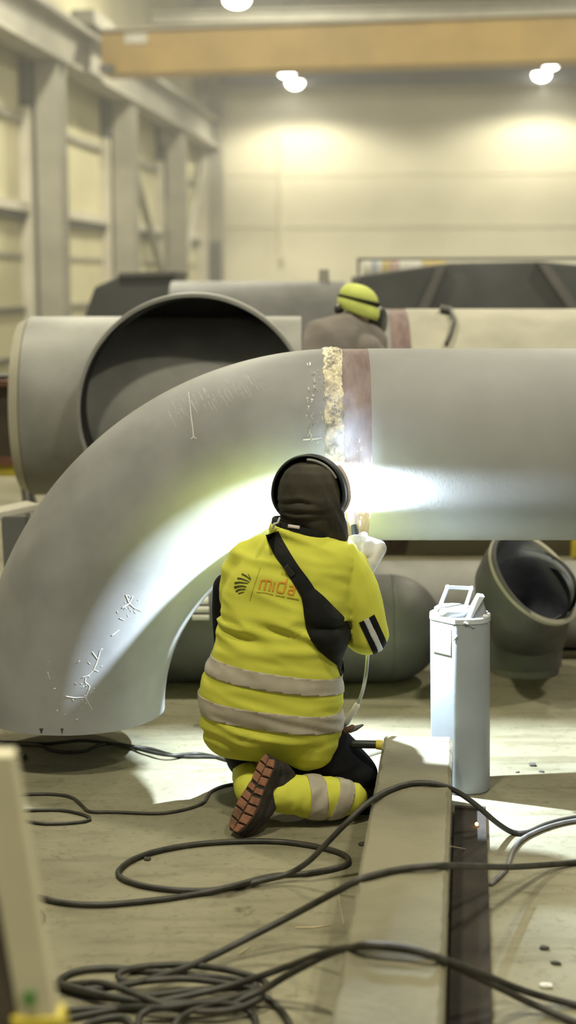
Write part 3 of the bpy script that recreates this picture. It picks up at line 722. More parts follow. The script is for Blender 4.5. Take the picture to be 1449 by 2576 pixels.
# jacket
JROWS = [(1336, 700, 838, 4.975, .080), (1350, 676, 856, 4.975, .095), (1370, 640, 874, 4.972, .112), (1395, 608, 884, 4.968, .125), (1430, 582, 888, 4.962, .135), (1480, 561, 884, 4.955, .145),
         (1540, 555, 876, 4.950, .15), (1600, 549, 868, 4.945, .155), (1645, 531, 862, 4.940, .155), (1695, 510, 861, 4.930, .160), (1745, 500, 864, 4.925, .164), (1795, 499, 862, 4.925, .165),
         (1838, 510, 860, 4.93, .160), (1868, 530, 850, 4.94, .148), (1892, 566, 825, 4.95, .12)]
bm = bmesh.new()
rings(bm, list(reversed(torso_rings(JROWS, 2.3, 56))))
ellipsoid(bm, PW(776, 1862, 4.905), (0.106, 0.112, 0.098)); ellipsoid(bm, PW(602, 1838, 4.92), (0.122, 0.122, 0.092))
def sleeve(lst): 
    tube(bm, [p for p, r in lst], [r for p, r in lst], 28, True)
sleeve([(PW(820, 1405, 4.98), .070), (PW(850, 1405, 4.985), .074), (PW(872, 1440, 4.985), .077), (PW(893, 1490, 4.985), .079), (PW(908, 1540, 4.985), .077), (PW(921, 1590, 4.99), .075)])
sleeve([(PW(921, 1590, 4.99), .076), (PW(916, 1560, 5.04), .068), (PW(905, 1495, 5.11), .057), (PW(897, 1445, 5.15), .050), (PW(892, 1425, 5.17), .046)])
sleeve([(PW(660, 1400, 4.98), .070), (PW(635, 1408, 4.985), .074), (PW(610, 1440, 5.0), .075), (PW(600, 1500, 5.02), .070), (PW(592, 1570, 5.08), .060), (PW(592, 1600, 5.10), .058)])
# sleeve bulges added in the right arm's crook to block arc light
for Yq in (5.05, 5.10):
    ellipsoid(bm, PW(888, 1424, Yq), (0.052, 0.05, 0.052))
# soft stand-up collar
cc = PW(768, 1346, 4.978); 
tube(bm, [cc + V((math.cos(a) * 0.105, math.sin(a) * 0.088, -math.cos(a) * 0.022)) for a in [2 * PI * i / 40 for i in range(41)]], 0.020, 12)
jk = remeshed(bm, 0.0085, 7)
zw = PW(700, 1600, 4.79).z; zh = PW(700, 1860, 4.74).z; zs = PW(700, 1420, 4.83).z
def wrinkle(p, n):
    if p.x > 0.205 and p.z > zw - 0.08:                     # right sleeve
        r = noise.noise(V((p.x * 22 + p.z * 5, p.y * 14, p.z * 7)))
        return 0.006 * (0.5 - abs(r) * 1.6)
    s = p.z + 0.28 * p.x
    A = 0.005 + 0.021 * math.exp(-((p.z - zw) / 0.055) ** 2) + 0.007 * math.exp(-((p.z - zh) / 0.05) ** 2) + 0.0035 * math.exp(-((p.z - zs) / 0.06) ** 2)
    r1 = noise.noise(V((p.x * 4.5 + 3.1, p.y * 4, s * 21)))
    r2 = noise.noise(V((p.x * 9 - s * 6, p.y * 6, s * 40 + 7)))
    return A * ((0.45 - abs(r1) * 2.0) + 0.35 * r2)
displace(jk, wrinkle)
jacket = obj_me('jacket', jk, M['jacket'], person)
jbvh = bvh_of(jk)
# reflective bands cut from the cloth between tilted planes
def band_planes(top, bot, tilt):
    n = V((math.sin(tilt), 0, math.cos(tilt)))
    return [(bot, n), (top, -n), (V((0.185, 0, 0)), V((-1, 0, 0)))]
for top, bot, tl in (((690, 1697), (690, 1741), 0.155), ((660, 1792), (660, 1836), 0.125)):
    pt, _ = cast(jbvh, *top); pb, _ = cast(jbvh, *bot)
    o = cut_band(jk, band_planes(pt, pb, tl), 'reflective_band', M['reflect'], jacket, 0.0025)
# arm stripes: black, silver, black
q0, _ = cast(jbvh, 930, 1600); n_ = V((0.90, 0.10, 0.43)).normalized()
u_ = V((0.43, 0.10, -0.9)).normalized()
k_ = mpp(q0)
def ar(px): return q0 + n_ * (px * k_)
ends = [(q0 + u_ * (-46 * k_), u_), (q0 + u_ * (58 * k_), -u_), (V((0, q0.y + 0.06, 0)), V((0, -1, 0)))]
for a, b, mm, nm in ((-10, 3, 'black_fabric', 'black_stripe'), (3, 17, 'silver', 'silver_stripe'), (17, 33, 'black_fabric', 'black_stripe')):
    cut_band(jk, [(ar(a), n_), (ar(b), -n_)] + ends, nm, M[mm], jacket, 0.002)
# print on the back: a ribbed shell, a thin rule and the letters
bm = bmesh.new()
def shell_line(pts, w0, w1): ribbon(bm, jbvh, pts, w0, w1, step=2.5)
shell_line([(631, 1456), (628, 1450), (625, 1444)], 0.8, 0.8)
shell_line([(609, 1444), (618, 1448), (626, 1454), (631, 1459)], 3.6, 1.6)
shell_line([(598, 1455), (608, 1456), (619, 1460), (628, 1464)], 4.6, 1.6)
shell_line([(591, 1467), (602, 1465), (614, 1466), (625, 1468)], 5.0, 1.6)
shell_line([(590, 1478), (600, 1475), (611, 1474), (620, 1476)], 5.6, 1.8)
shell_line([(594, 1488), (602, 1483), (611, 1482), (618, 1482)], 4.6, 1.6)
shell_line([(600, 1493), (606, 1491), (614, 1489)], 2.6, 1.2)
obj('shell_print', bm, M['print_dark'], jacket, smooth=False)
bm = bmesh.new()
ribbon(bm, jbvh, [(655, 1428), (646, 1455), (636, 1485), (629, 1510)], 1.6)
ribbon(bm, jbvh, [(646, 1489), (668, 1491), (687, 1496)], 2.2)
ribbon(bm, jbvh, [(694, 1497), (716, 1501)], 2.2)
ribbon(bm, jbvh, [(722, 1502), (738, 1505), (752, 1508)], 2.2)
obj('print_rule', bm, M['print_gold'], jacket, smooth=False)
def arc_pts(cx, cy, rx, ry, a0, a1, n=14, sk=0.0):
    return [(cx + rx * math.cos(lerp(a0, a1, i / n)) - sk * ry * math.sin(lerp(a0, a1, i / n)), cy + ry * math.sin(lerp(a0, a1, i / n))) for i in range(n + 1)]
LW = 4.0
def letter(strokes):
    bm = bmesh.new()
    for s in strokes: ribbon(bm, jbvh, s, LW, step=2.0)
    obj('printed_letter', bm, M['orange'], jacket, smooth=False)
letter([[(652, 1482), (655, 1470), (658, 1460), (664, 1459.5), (671, 1460), (680, 1461), (682.5, 1463), (682, 1468), (677, 1486)], [(671, 1460), (668, 1472), (665, 1484)]])
letter([[(691, 1464), (688, 1476), (686, 1487)]])
letter([[(722, 1456), (718, 1474), (713, 1490)], [(719, 1467), (708, 1465), (703, 1466), (700, 1471), (697, 1483), (699, 1488), (704, 1490), (713, 1491)]])
letter([[(728, 1474), (736, 1474), (741, 1477), (741, 1484), (737, 1496)], [(740, 1484), (731, 1483), (726, 1486), (725, 1491), (728, 1494), (737, 1496)]])

# trousers: black thighs and knees, yellow lower legs
bm = bmesh.new()
ellipsoid(bm, PW(690, 1820, 4.94), (0.18, 0.12, 0.10))
tube(bm, crom([HIP_R, PW(845, 1905, 4.90), PW(893, 1940, 4.865), KNEE_R, PW(916, 2036, 4.83)], .03), 0.058, 24, True)
tube(bm, [HIP_R, PW(850, 1895, 4.91), PW(896, 1935, 4.87)], [0.088, 0.074, 0.062], 24, True)
tube(bm, [HIP_R, lerp(HIP_R, KNEE_R, .5), KNEE_R], [0.094, 0.084, 0.062], 24, True); ellipsoid(bm, PW(800, 1900, 4.90), (0.07, 0.09, 0.07)); ellipsoid(bm, PW(738, 1908, 4.91), (0.075, 0.08, 0.062))
ellipsoid(bm, PW(912, 1945, 4.85), (0.052, 0.06, 0.05)); ellipsoid(bm, PW(915, 2012, 4.835), (0.042, 0.055, 0.06))
tube(bm, [HIP_L, lerp(HIP_L, KNEE_L, .5), KNEE_L], [0.095, 0.080, 0.066], 24, True)
tr = remeshed(bm, 0.009, 5)
displace(tr, lambda p, n: 0.004 * (0.4 - abs(noise.noise(V((p.x * 12, p.y * 12, p.z * 20)))) * 1.8))
trousers = obj_me('trousers', tr, M['black_fabric'], person); trousers['label'] = 'black work trousers'
def leg(pts, rad, bands):
    bm = bmesh.new(); tube(bm, pts, rad, 28, True); me = remeshed(bm, 0.0075, 4)
    ax_ = (pts[-1] - pts[0]).normalized()
    displace(me, lambda p, n: 0.0045 * (0.4 - abs(noise.noise(V((p.x * 20 - p.z * 9, p.y * 12, p.z * 14)))) * 1.9))
    lg = obj_me('lower_trouser_leg', me, M['jacket'], person)
    for b0, b1, tw in bands:
        n1 = (ax_ + V((0, 0, tw))).normalized()
        cut_band(me, [(b0, n1), (b1, -n1)], 'reflective_band', M['reflect'], lg, 0.0022)
    return lg
a0 = PZ(702, 1998, 0.112); 
leg([a0, PZ(740, 1999, 0.104), PZ(800, 2006, 0.088), PZ(850, 2008, 0.082), PZ(884, 2006, 0.080)], [0.058, 0.066, 0.072, 0.066, 0.052],
    [(PZ(762, 2005, 0.08), PZ(806, 2005, 0.08), 0.12), (PZ(826, 2005, 0.08), PZ(872, 2005, 0.08), -0.25)])
leg([ANK_L + V((-0.01, 0, 0)), lerp(ANK_L, KNEE_L, .5), KNEE_L], [0.055, 0.066, 0.062], [])

# boots
def boot(T, Hh, Nrm, heights, main=True):
    Lx = (Hh - T); ln = Lx.length; Lx.normalize()
    N = (Nrm - Lx * Nrm.dot(Lx)).normalized(); B = Lx.cross(N)
    ln = max(0.26, ln)
    def hw(t): # half width along the sole
        pts = [(0, .018), (.06, .034), (.2, .046), (.34, .050), (.5, .043), (.65, .036), (.8, .038), (.93, .036), (1, .020)]
        for (a, x), (b, y) in zip(pts, pts[1:]):
            if t <= b: return lerp(x, y, (t - a) / (b - a))
        return .02
    def off(t): return 0.006 * math.sin(t * PI)
    bm = bmesh.new(); rs = []
    for i in range(25):
        t = i / 24; h = hw(t); c = T + Lx * (t * ln) + B * off(t)
        rs.append([c + B * (-h) + N * 0.004, c + B * (-h) - N * 0.022, c + B * h - N * 0.022, c + B * h + N * 0.004])
    rings(bm, rs)
    b = obj('boot', bm, M['sole_dark'], person, auto=40)
    b['label'] = 'dark work boot with orange soled tread' if main else 'dark work boot tucked behind'
    bm = bmesh.new(); rs = []
    rnd = random.Random(3)
    rows = [(.02, .13), (.15, .26), (.28, .38), (.40, .49), (.53, .60), (.64, .74), (.76, .86), (.88, .97)]
    for r0, r1 in rows:
        for s0, s1 in ((-.92, -.10), (.06, .92)):
            sk = 0.02 if s0 < 0 else -0.015
            P = []
            for t, s in ((r0 + sk, s0), (r0, s1), (r1, s1), (r1 + sk, s0)):
                t = min(max(t, .01), .99); P.append(T + Lx * (t * ln) + B * (off(t) + s * hw(t)))
            cen = sum(P, V()) / 4
            rings(bm, [[p + N * 0.003 for p in P], [p + N * 0.009 for p in P], [cen + (p - cen) * 0.82 + N * 0.012 for p in P]])
    obj('tread', bm, M['sole'], b, smooth=False)
    bm = bmesh.new(); rs = []
    for i in range(21):
        t = i / 20; h = hw(t) * 0.95; c = T + Lx * (t * ln) + B * off(t) - N * 0.018
        H = 0.045 + 0.055 * min(1, max(0, (t - 0.1) / 0.55)) + (0.02 if t > .6 else 0)
        H *= (0.55 if t in (0, 1) else 0.85 if i in (1, 19) else 1)
        rs.append([c + B * (h * math.cos(a)) - N * (H * 0.5 + H * 0.5 * math.sin(a)) if True else None for a in [2 * PI * k / 24 for k in range(24)]])
    rings(bm, rs)
    an = T + Lx * (0.76 * ln) - N * 0.07
    tube(bm, [an, an - N * 0.06 - Lx * 0.01, an - N * 0.12 - Lx * 0.02], [0.046, 0.047, 0.048], 24, True)
    obj_me('boot_upper', remeshed(bm, 0.006, 4), M['boot'], b)
    return b
boot(PZ(589, 2094, 0.020), PY(684, 1902, 4.64), V((-0.76, -0.64, 0.0)), None)
boot(PZ(640, 2012, 0.022), PY(668, 1915, 4.80), V((-0.5, -0.86, 0.0)), None, False)

# gloves
bm = bmesh.new(); w1 = hand(bm, G_R, (ARC - G_R), (-0.2, 0.5, 0.1), 1.12, 1)
tube(bm, [w1, lerp(w1, WR_R, .6), WR_R, lerp(WR_R, EL_R, .12)], [0.030, 0.033, 0.040, 0.052], 20, True)
g = obj_me('glove', remeshed(bm, 0.0045, 2), M['glove_light'], person); g['label'] = 'pale leather welding glove'
bm = bmesh.new(); w2 = hand(bm, G_L, (0.35, 0.25, 0.9), (0.75, 0.65, 0.0), 1.15, -1)  # unseen left hand, posed to block arc light from the lower bend
tube(bm, [w2, lerp(w2, WR_L, .6), WR_L, lerp(WR_L, EL_L, .4), lerp(WR_L, EL_L, .8)], [0.030, 0.038, 0.046, 0.054, 0.058], 20, True)
g = obj_me('glove', remeshed(bm, 0.0045, 2), M['glove'], person); g['label'] = 'black gauntlet on the raised left forearm'

bm = bmesh.new(); tube(bm, crom([PW(573, 1478, 5.03), PW(571, 1540, 5.04), PW(575, 1606, 5.05)], .02), 0.050, 24, True)
o = obj_me('sleeve_panel', remeshed(bm, 0.007, 3), M['black_fabric'], person); o['label'] = 'black lower panel of the left sleeve'
# hood and helmet
HROWS = [(1162, 752, 800, 4.98, .03), (1169, 735, 818, 4.975, .062), (1184, 716, 836, 4.975, .09), (1208, 705, 850, 4.975, .108), (1235, 698, 858, 4.98, .112), (1265, 698, 862, 4.98, .112),
         (1290, 700, 866, 4.985, .105), (1310, 703, 869, 4.99, .098), (1330, 714, 873, 5.0, .094), (1350, 752, 875, 5.005, .085), (1364, 812, 873, 5.015, .055)]
bm = bmesh.new(); rings(bm, list(reversed(torso_rings(HROWS, 2.1, 48))))
hd = remeshed(bm, 0.006, 4)
zf = [PW(760, y, 4.88).z for y in (1268, 1292, 1310)]
def hoodw(p, n):
    f = 0
    for k, z in enumerate(zf):
        zz = z + 0.012 * noise.noise(V((p.x * 14, 3 * k, 0)))
        side = math.exp(-((p.x - PW(745, 1270, 4.88).x) / 0.06) ** 2)
        f -= 0.009 * side * math.exp(-((p.z - zz) / 0.006) ** 2)
        f += 0.004 * side * math.exp(-((p.z - zz - 0.013) / 0.008) ** 2)
    f += 0.004 * noise.noise(V((p.x * 22, p.y * 22, p.z * 18)))
    if p.x > 0.11: f += 0.006 * (0.4 - abs(noise.noise(V((p.x * 45 + p.z * 14, 0, p.z * 6)))) * 2)
    return f
displace(hd, hoodw)
hood = obj_me('hood', hd, M['hood'], person); hood['label'] = 'charcoal fabric hood with folds at the nape'
LH = V((0.17, 0.98, -0.05)).normalized(); hc = PW(775, 1245, 4.965)
dl = Matrix((V((LH.y, -LH.x, 0)).normalized(), LH, V((0, 0, 1)))).transposed()
bm = bmesh.new(); rs = []
for t, wx, wz, dz in ((-0.012, .117, .128, 0), (0.0, .121, .132, 0), (0.05, .124, .134, -.004), (0.10, .122, .130, -.012), (0.14, .10, .115, -.018), (0.162, .065, .085, -.02), (0.168, .02, .03, -.02)):
    c = hc + LH * t + V((0.0, 0, dz)); row = []
    for k in range(64):
        a = 2 * PI * k / 64
        zz = math.sin(a) * wz * (1.0 if math.sin(a) > 0 else 0.78)
        row.append(c + dl @ V((math.cos(a) * wx, 0, zz)))
    rs.append(row)
rings(bm, rs, False, True)
hm = obj('welding_helmet', bm, M['helmet'], person); hm['label'] = 'black welding helmet shell around the face'
s = hm.modifiers.new('solid', 'SOLIDIFY'); s.thickness = 0.006; s.offset = -1
bm = bmesh.new()
tube(bm, [hc + LH * -0.004 + dl @ V((math.cos(a) * .106, -0.012, math.sin(a) * .114)) for a in [0.55 + 1.0 * i / 20 for i in range(21)]], 0.005, 8, True)
obj('headband', bm, M['helmet_grey'], hm)
bm = bmesh.new()
tube(bm, [hc + LH * 0.055 + dl @ V((math.cos(a) * .1235, 0, math.sin(a) * .128 * (1 if a > 0 else .8))) for a in [-0.95 + 1.7 * i / 24 for i in range(25)]], 0.0085, 8, True)
o = obj('painted_rim_light', bm, M['helmet_pale'], hm); o['label'] = 'pale strip painted as arc light along the helmet edge'  # arc rim light on the helmet, put in as a pale strip
bm = bmesh.new(); box(bm, hc + LH * 0.157 + V((0, 0, 0.015)), (0.10, 0.012, 0.05), dl); obj('visor_window', bm, M['mark_dark'], hm, smooth=False, bevel=0.004)
# dark neck collar with small buckle
bm = bmesh.new(); cc = PW(764, 1331, 4.98)
rs = []
for h, k in ((-0.022, 1.0), (-0.018, 1.04), (0.0, 1.05), (0.016, 1.02), (0.02, 0.97)):
    rs.append([cc + V((math.cos(a) * 0.100 * k, math.sin(a) * 0.090 * k, h - math.cos(a) * 0.020)) for a in [2 * PI * i / 48 for i in range(48)]])
rings(bm, rs + [[p.lerp(cc, 0.12) for p in rs[-1]], [p.lerp(cc, 0.12) for p in rs[0]]], closed=True)
nk = obj('neck_guard', bm, M['bag'], person)
nb = bvh_of(nk.data)
bm = bmesh.new(); ribbon(bm, nb, [(725, 1324), (754, 1328)], 7, 7, lift=0.002, th=0.002); o = obj('white_tag', bm, M['helmet_pale'], nk); o['label'] = 'small pale tag'
bm = bmesh.new(); tube(bm, [PW(690, 1318, 4.905), PW(699, 1315, 4.90), PW(703, 1304, 4.905)], 0.0035, 8, True); tube(bm, [PW(690, 1318, 4.905), PW(687, 1328, 4.91)], 0.004, 8, True); o = obj('clip', bm, M['silver'], nk); o['label'] = 'small bright clip'

# sling bag over the back
bagr = empty('sling_bag', PW(815, 1560, 4.78)); tag(bagr, 'black sling bag strapped diagonally across the yellow jacket', 'bag')
def drape(rows, bulge, name, m, nc=9, sub=5):
    """rows of (left px, right px); laid over the jacket, thick in the middle"""
    R = []
    for i in range(len(rows) - 1):
        for j in range(sub): 
            t = j / sub; R.append(tuple(V((*rows[i][k], 0)).lerp(V((*rows[i + 1][k], 0)), t) for k in (0, 1)) + (lerp(bulge[i], bulge[i + 1], t),))
    R.append((V((*rows[-1][0], 0)), V((*rows[-1][1], 0)), bulge[-1]))
    bm = bmesh.new(); last = PW(800, 1560, 4.8); top, bot = [], []
    for l, r, bl in R:
        a, b = [], []
        for c in range(nc):
            f = c / (nc - 1); p = l.lerp(r, f)
            h, n = cast(jbvh, p.x, p.y)
            if h is None or abs(h.y - last.y) > 0.12:
                d = ray(p.x, p.y); h = CAM + d * (last.y / d.y); n = V((0.2, -0.95, 0.1))
            last = h if c == nc // 2 else last
            n = (n + V((0, -1, 0.1)) * 1.5).normalized()
            e = 0.004 + bl * (1 - abs(2 * f - 1) ** 2.5)
            a.append(h + n * e); b.append(h - n * 0.004)
        top.append(a); bot.append(b)
    k = len(top)
    # smooth heights a little
    for _ in range(3):
        t2 = [[v.copy() for v in row] for row in top]
        for i in range(1, k - 1):
            for c in range(nc):
                nb_ = [t2[i - 1][c], t2[i + 1][c]] + ([t2[i][c - 1], t2[i][c + 1]] if 0 < c < nc - 1 else [])
                top[i][c] = t2[i][c] * 0.4 + sum(nb_, V()) / len(nb_) * 0.6
    rings(bm, [[*top[i], *reversed(bot[i])] for i in range(k)])
    return under(bagr, obj(name, bm, m, auto=60))
drape([((668, 1346), (700, 1336)), ((677, 1368), (708, 1352)), ((690, 1397), (722, 1378)), ((713, 1427), (740, 1407)), ((728, 1452), (757, 1432)), ((746, 1480), (779, 1460)), ((757, 1500), (793, 1483))], [.004] * 7, 'strap', M['bag'])
drape([((757, 1498), (791, 1480)), ((762, 1522), (815, 1500)), ((765, 1550), (838, 1524)), ((770, 1580), (868, 1554)), ((780, 1608), (882, 1580)), ((800, 1636), (884, 1602)), ((826, 1658), (872, 1630)), ((848, 1674), (860, 1655))], [.006, .016, .026, .034, .036, .034, .024, .008], 'pouch', M['bag'], 13)
bm = bmesh.new(); h, n = cast(jbvh, 728, 1434); box(bm, h + V((0, -0.012, 0)), (0.040, 0.010, 0.018), Matrix.Rotation(0.9, 3, 'Y')); under(bagr, obj('buckle', bm, M['helmet'], smooth=False, bevel=0.003))
drape([((846, 1668), (860, 1652)), ((852, 1684), (864, 1672)), ((856, 1700), (866, 1690))], [.003, .003, .003], 'lower_strap', M['bag'], 5)

# welding torch with its hose
tc_ = empty('welding_torch', G_R); tag(tc_, 'welding torch with pale hose held in the worker\'s right glove', 'torch')
AX = (ARC + V((-0.003, -0.003, 0.0095)) - G_R); AXL = AX.length; AX.normalize()
T1 = G_R + AX * (AXL * 0.42)
bm = bmesh.new(); tube(bm, [G_R - AX * 0.05, G_R, T1], [0.014, 0.016, 0.012], 16, True); under(tc_, obj('handle', bm, M['helmet']))
bm = bmesh.new(); tube(bm, [T1, G_R + AX * (AXL * 0.50), G_R + AX * (AXL * 0.72)], [0.014, 0.019, 0.017], 16, True); under(tc_, obj('arc_blocker', bm, M['helmet_pale']))  # thick collar added to keep arc light off the beam and floor
bm = bmesh.new(); tube(bm, [G_R + AX * (AXL * 0.66), G_R + AX * (AXL * 0.70), G_R + AX * (AXL - 0.04), G_R + AX * (AXL - 0.028)], [0.009, 0.012, 0.012, 0.010], 20); o = under(tc_, obj('nozzle', bm, M['helmet_pale'], auto=40)); o['label'] = 'pale nozzle shaped to block arc light'  # widened and tipped to shade beam and floor from the arc
hp = crom([G_R - AX * 0.06, PW(915, 1480, 5.19), PW(940, 1570, 5.14), PW(926, 1640, 5.06), PW(920, 1700, 5.0), PW(905, 1760, 4.98), PW(872, 1818, 4.985), PW(852, 1870, 5.02), PZ(845, 1925, 0.012), PZ(900, 1905, 0.012), PZ(980, 1880, 0.012)], .02)
bm = bmesh.new(); tube(bm, hp, 0.0062, 10, True); under(tc_, obj('hose', bm, M['cable_pale']))
bm = bmesh.new(); i0 = min(range(len(hp)), key=lambda i: (hp[i] - PW(900, 1772, 4.98)).length); i1 = min(range(len(hp)), key=lambda i: (hp[i] - PW(868, 1822, 4.985)).length); tube(bm, hp[i0:i1 + 1], 0.0105, 12, True); under(tc_, obj('hose_sleeve', bm, M['paper']))
# filler rod in the left hand
bm = bmesh.new(); tube(bm, [G_L - V((0.35, 0.25, 0.9)).normalized() * 0.03, G_L + V((0.35, 0.0, 0.9)).normalized() * 0.16], 0.0018, 8); tag(obj('welding_rod', bm, M['wire']), 'thin welding rod held in the worker\'s raised left gauntlet', 'rod')
# things on the knee
fl = empty('flashlight', PW(935, 1872, 4.86)); tag(fl, 'black flashlight with yellow end lying above the worker\'s knee', 'flashlight')
bm = bmesh.new(); tube(bm, [PW(890, 1872, 4.87), PW(946, 1873, 4.85)], 0.0135, 16, True); under(fl, obj('barrel', bm, M['helmet']))
bm = bmesh.new(); tube(bm, [PW(944, 1873, 4.85), PW(947, 1873, 4.85), PW(962, 1875, 4.845)], [0.012, 0.0155, 0.0165], 18); o = under(fl, obj('yellow_head', bm, M['yellow'], auto=40))
hmr = empty('chipping_hammer', PW(895, 1830, 4.93)); tag(hmr, 'small hammer with brown handle tucked at the worker\'s right hip', 'hammer')
bm = bmesh.new(); tube(bm, [PW(862, 1842, 4.93), PW(886, 1830, 4.93)], 0.010, 12, True); under(hmr, obj('handle', bm, M['rust']))
bm = bmesh.new(); tube(bm, [PW(880, 1838, 4.93), PW(894, 1832, 4.93), PW(912, 1824, 4.93)], [0.008, 0.009, 0.004], 12, True); under(hmr, obj('head', bm, M['steel_dark']))
# sparks thrown off the weld
rnd = random.Random(11); bm = bmesh.new()
for i in range(26):
    a = rnd.uniform(-1.2, 1.5); r0 = rnd.uniform(18, 75); L = rnd.uniform(3, 15)
    x, y = 900 + r0 * math.cos(a) * 0.75, 1236 + r0 * math.sin(a)
    Yq = 5.06 - rnd.uniform(0, 0.06)
    tube(bm, [PY(x, y, Yq), PY(x + L * math.cos(a), y + L * math.sin(a), Yq)], [0.0007, 0.0003], 5)
for i in range(7):
    x, y = rnd.uniform(876, 915), rnd.uniform(1105, 1215); Yq = 5.07 - rnd.uniform(0, 0.03)
    tube(bm, [PY(x, y, Yq), PY(x + rnd.uniform(-3, 3), y - rnd.uniform(2, 8), Yq)], [0.0006, 0.0003], 5)
tag(obj('weld_sparks', bm, M['spark']), 'spray of hot sparks beside the weld at the welder\'s helmet', 'sparks', kind='stuff')
bm = bmesh.new(); ellipsoid(bm, ARC + V((0, 0.010, 0)), (0.004, 0.004, 0.004), seg=12, rg=8); tag(obj('welding_arc', bm, M['arc']), 'blinding white welding arc at the edge of the helmet', 'arc')

def haze_mat(dens):
    m = bpy.data.materials.new('hall_haze'); m.use_nodes = True; nt = m.node_tree; nt.nodes.clear()
    out = nt.nodes.new('ShaderNodeOutputMaterial'); vol = nt.nodes.new('ShaderNodeVolumeScatter')
    vol.inputs['Color'].default_value = (0.93, 0.94, 0.92, 1); vol.inputs['Density'].default_value = dens; vol.inputs['Anisotropy'].default_value = 0.3
    nt.links.new(vol.outputs['Volume'], out.inputs['Volume']); return m
bm = bmesh.new(); hbox(bm, -5.55, 8.5, 7.4, DB - 0.15, 0.02, 7.5)
tag(obj('hall_haze', bm, haze_mat(0.010), smooth=False), 'thin welding haze hanging in the far part of the hall', 'haze', kind='stuff')
def smoke_mat(name, dens, scale, col):
    m = bpy.data.materials.new(name); m.use_nodes = True; nt = m.node_tree; nt.nodes.clear()
    out = nt.nodes.new('ShaderNodeOutputMaterial'); vol = nt.nodes.new('ShaderNodeVolumePrincipled')
    vol.inputs['Color'].default_value = (*col, 1); vol.inputs['Anisotropy'].default_value = 0.2
    tc = nt.nodes.new('ShaderNodeTexCoord'); n = nt.nodes.new('ShaderNodeTexNoise'); n.inputs['Scale'].default_value = scale; n.inputs['Detail'].default_value = 3
    n.inputs['Distortion'].default_value = 0.8
    nt.links.new(tc.outputs['Object'], n.inputs['Vector'])
    r = nt.nodes.new('ShaderNodeMapRange'); r.inputs['From Min'].default_value = 0.40; r.inputs['From Max'].default_value = 0.75
    nt.links.new(n.outputs['Fac'], r.inputs['Value'])
    # thinner towards the outside of the plume
    g = nt.nodes.new('ShaderNodeTexGradient'); g.gradient_type = 'SPHERICAL'
    mp = nt.nodes.new('ShaderNodeMapping'); mp.vector_type = 'POINT'; mp.inputs['Location'].default_value = (-1, -1, -1); mp.inputs['Scale'].default_value = (2, 2, 2)
    nt.links.new(tc.outputs['Generated'], mp.inputs['Vector']); nt.links.new(mp.outputs['Vector'], g.inputs['Vector'])
    mu = nt.nodes.new('ShaderNodeMath'); mu.operation = 'MULTIPLY'; nt.links.new(r.outputs['Result'], mu.inputs[0]); nt.links.new(g.outputs['Fac'], mu.inputs[1])
    mu2 = nt.nodes.new('ShaderNodeMath'); mu2.operation = 'MULTIPLY'; mu2.inputs[1].default_value = dens; nt.links.new(mu.outputs[0], mu2.inputs[0])
    nt.links.new(mu2.outputs[0], vol.inputs['Density']); nt.links.new(vol.outputs['Volume'], out.inputs['Volume'])
    return m
bm = bmesh.new(); ellipsoid(bm, PY(872, 1120, 4.98), (0.13, 0.10, 0.34)); 
tag(obj('welding_smoke', bm, smoke_mat('weld_smoke', 0.3, 9, (0.85, 0.87, 0.9))), 'thin white smoke rising from the weld beside the helmet', 'smoke', kind='stuff')
bm = bmesh.new(); ellipsoid(bm, PY(1215, 720, 8.9), (0.28, 0.2, 0.42)); 
tag(obj('welding_smoke', bm, smoke_mat('far_smoke', 1.1, 4, (0.8, 0.82, 0.84))), 'pale smoke drifting in front of the dark container', 'smoke', kind='stuff')

# ================================================================== FLOOR THINGS
# heavy square beam
zb_ = 0.222
A0, A1, B1, B0 = PZ(832, 2576, zb_), PZ(966, 1851, zb_), PZ(1140, 1850, zb_), PZ(1112, 2576, zb_)
dA = (A1 - A0).normalized(); dB = (B1 - B0).normalized(); dd = (dA + dB).normalized()
A0 = A1 - dd * 3.0; wB = B1 - A1; wB = wB - dd * wB.dot(dd); B0 = A0 + wB
bm = bmesh.new(); rs = []
NB = 150
for i in range(NB + 1):
    t = i / NB; a = A0.lerp(A1, t); b = a + wB; cN = wB.normalized()
    if i == NB: b = b + dd * 0.012
    def j(s, k): return 0.006 * noise.noise(V((t * 40, s, k))) + 0.004 * max(0, noise.noise(V((t * 14, s + 5, k))))
    ch = 0.009 + max(0, j(1, 1)) * 1.6; ch2 = 0.011 + max(0, j(2, 2)) * 2.2
    rs.append([a + cN * ch, b - cN * ch2, b - V((0, 0, ch2 * 1.1)), V((b.x, b.y, 0.010)), V((b.x, b.y, 0)) - cN * 0.01, V((a.x, a.y, 0)) + cN * 0.01, V((a.x, a.y, 0.012)), a - V((0, 0, ch))])
rings(bm, rs)
tag(obj('concrete_sleeper', bm, M['beam'], auto=30), 'long dusty square concrete beam on the floor in the right foreground', 'beam')

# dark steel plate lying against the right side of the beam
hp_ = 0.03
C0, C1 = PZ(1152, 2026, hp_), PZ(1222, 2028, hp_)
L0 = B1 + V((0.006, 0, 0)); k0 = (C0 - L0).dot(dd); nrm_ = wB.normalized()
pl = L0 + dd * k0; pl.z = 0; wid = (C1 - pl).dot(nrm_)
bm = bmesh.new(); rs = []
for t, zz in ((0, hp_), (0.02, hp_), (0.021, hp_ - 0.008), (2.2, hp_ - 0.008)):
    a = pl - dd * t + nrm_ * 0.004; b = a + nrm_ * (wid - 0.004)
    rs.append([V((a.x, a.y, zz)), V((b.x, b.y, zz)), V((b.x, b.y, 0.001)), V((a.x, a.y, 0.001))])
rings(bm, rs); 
tag(obj('steel_plate', bm, M['plate'], smooth=False), 'dark brown steel plate on the floor along the right side of the concrete beam', 'plate')

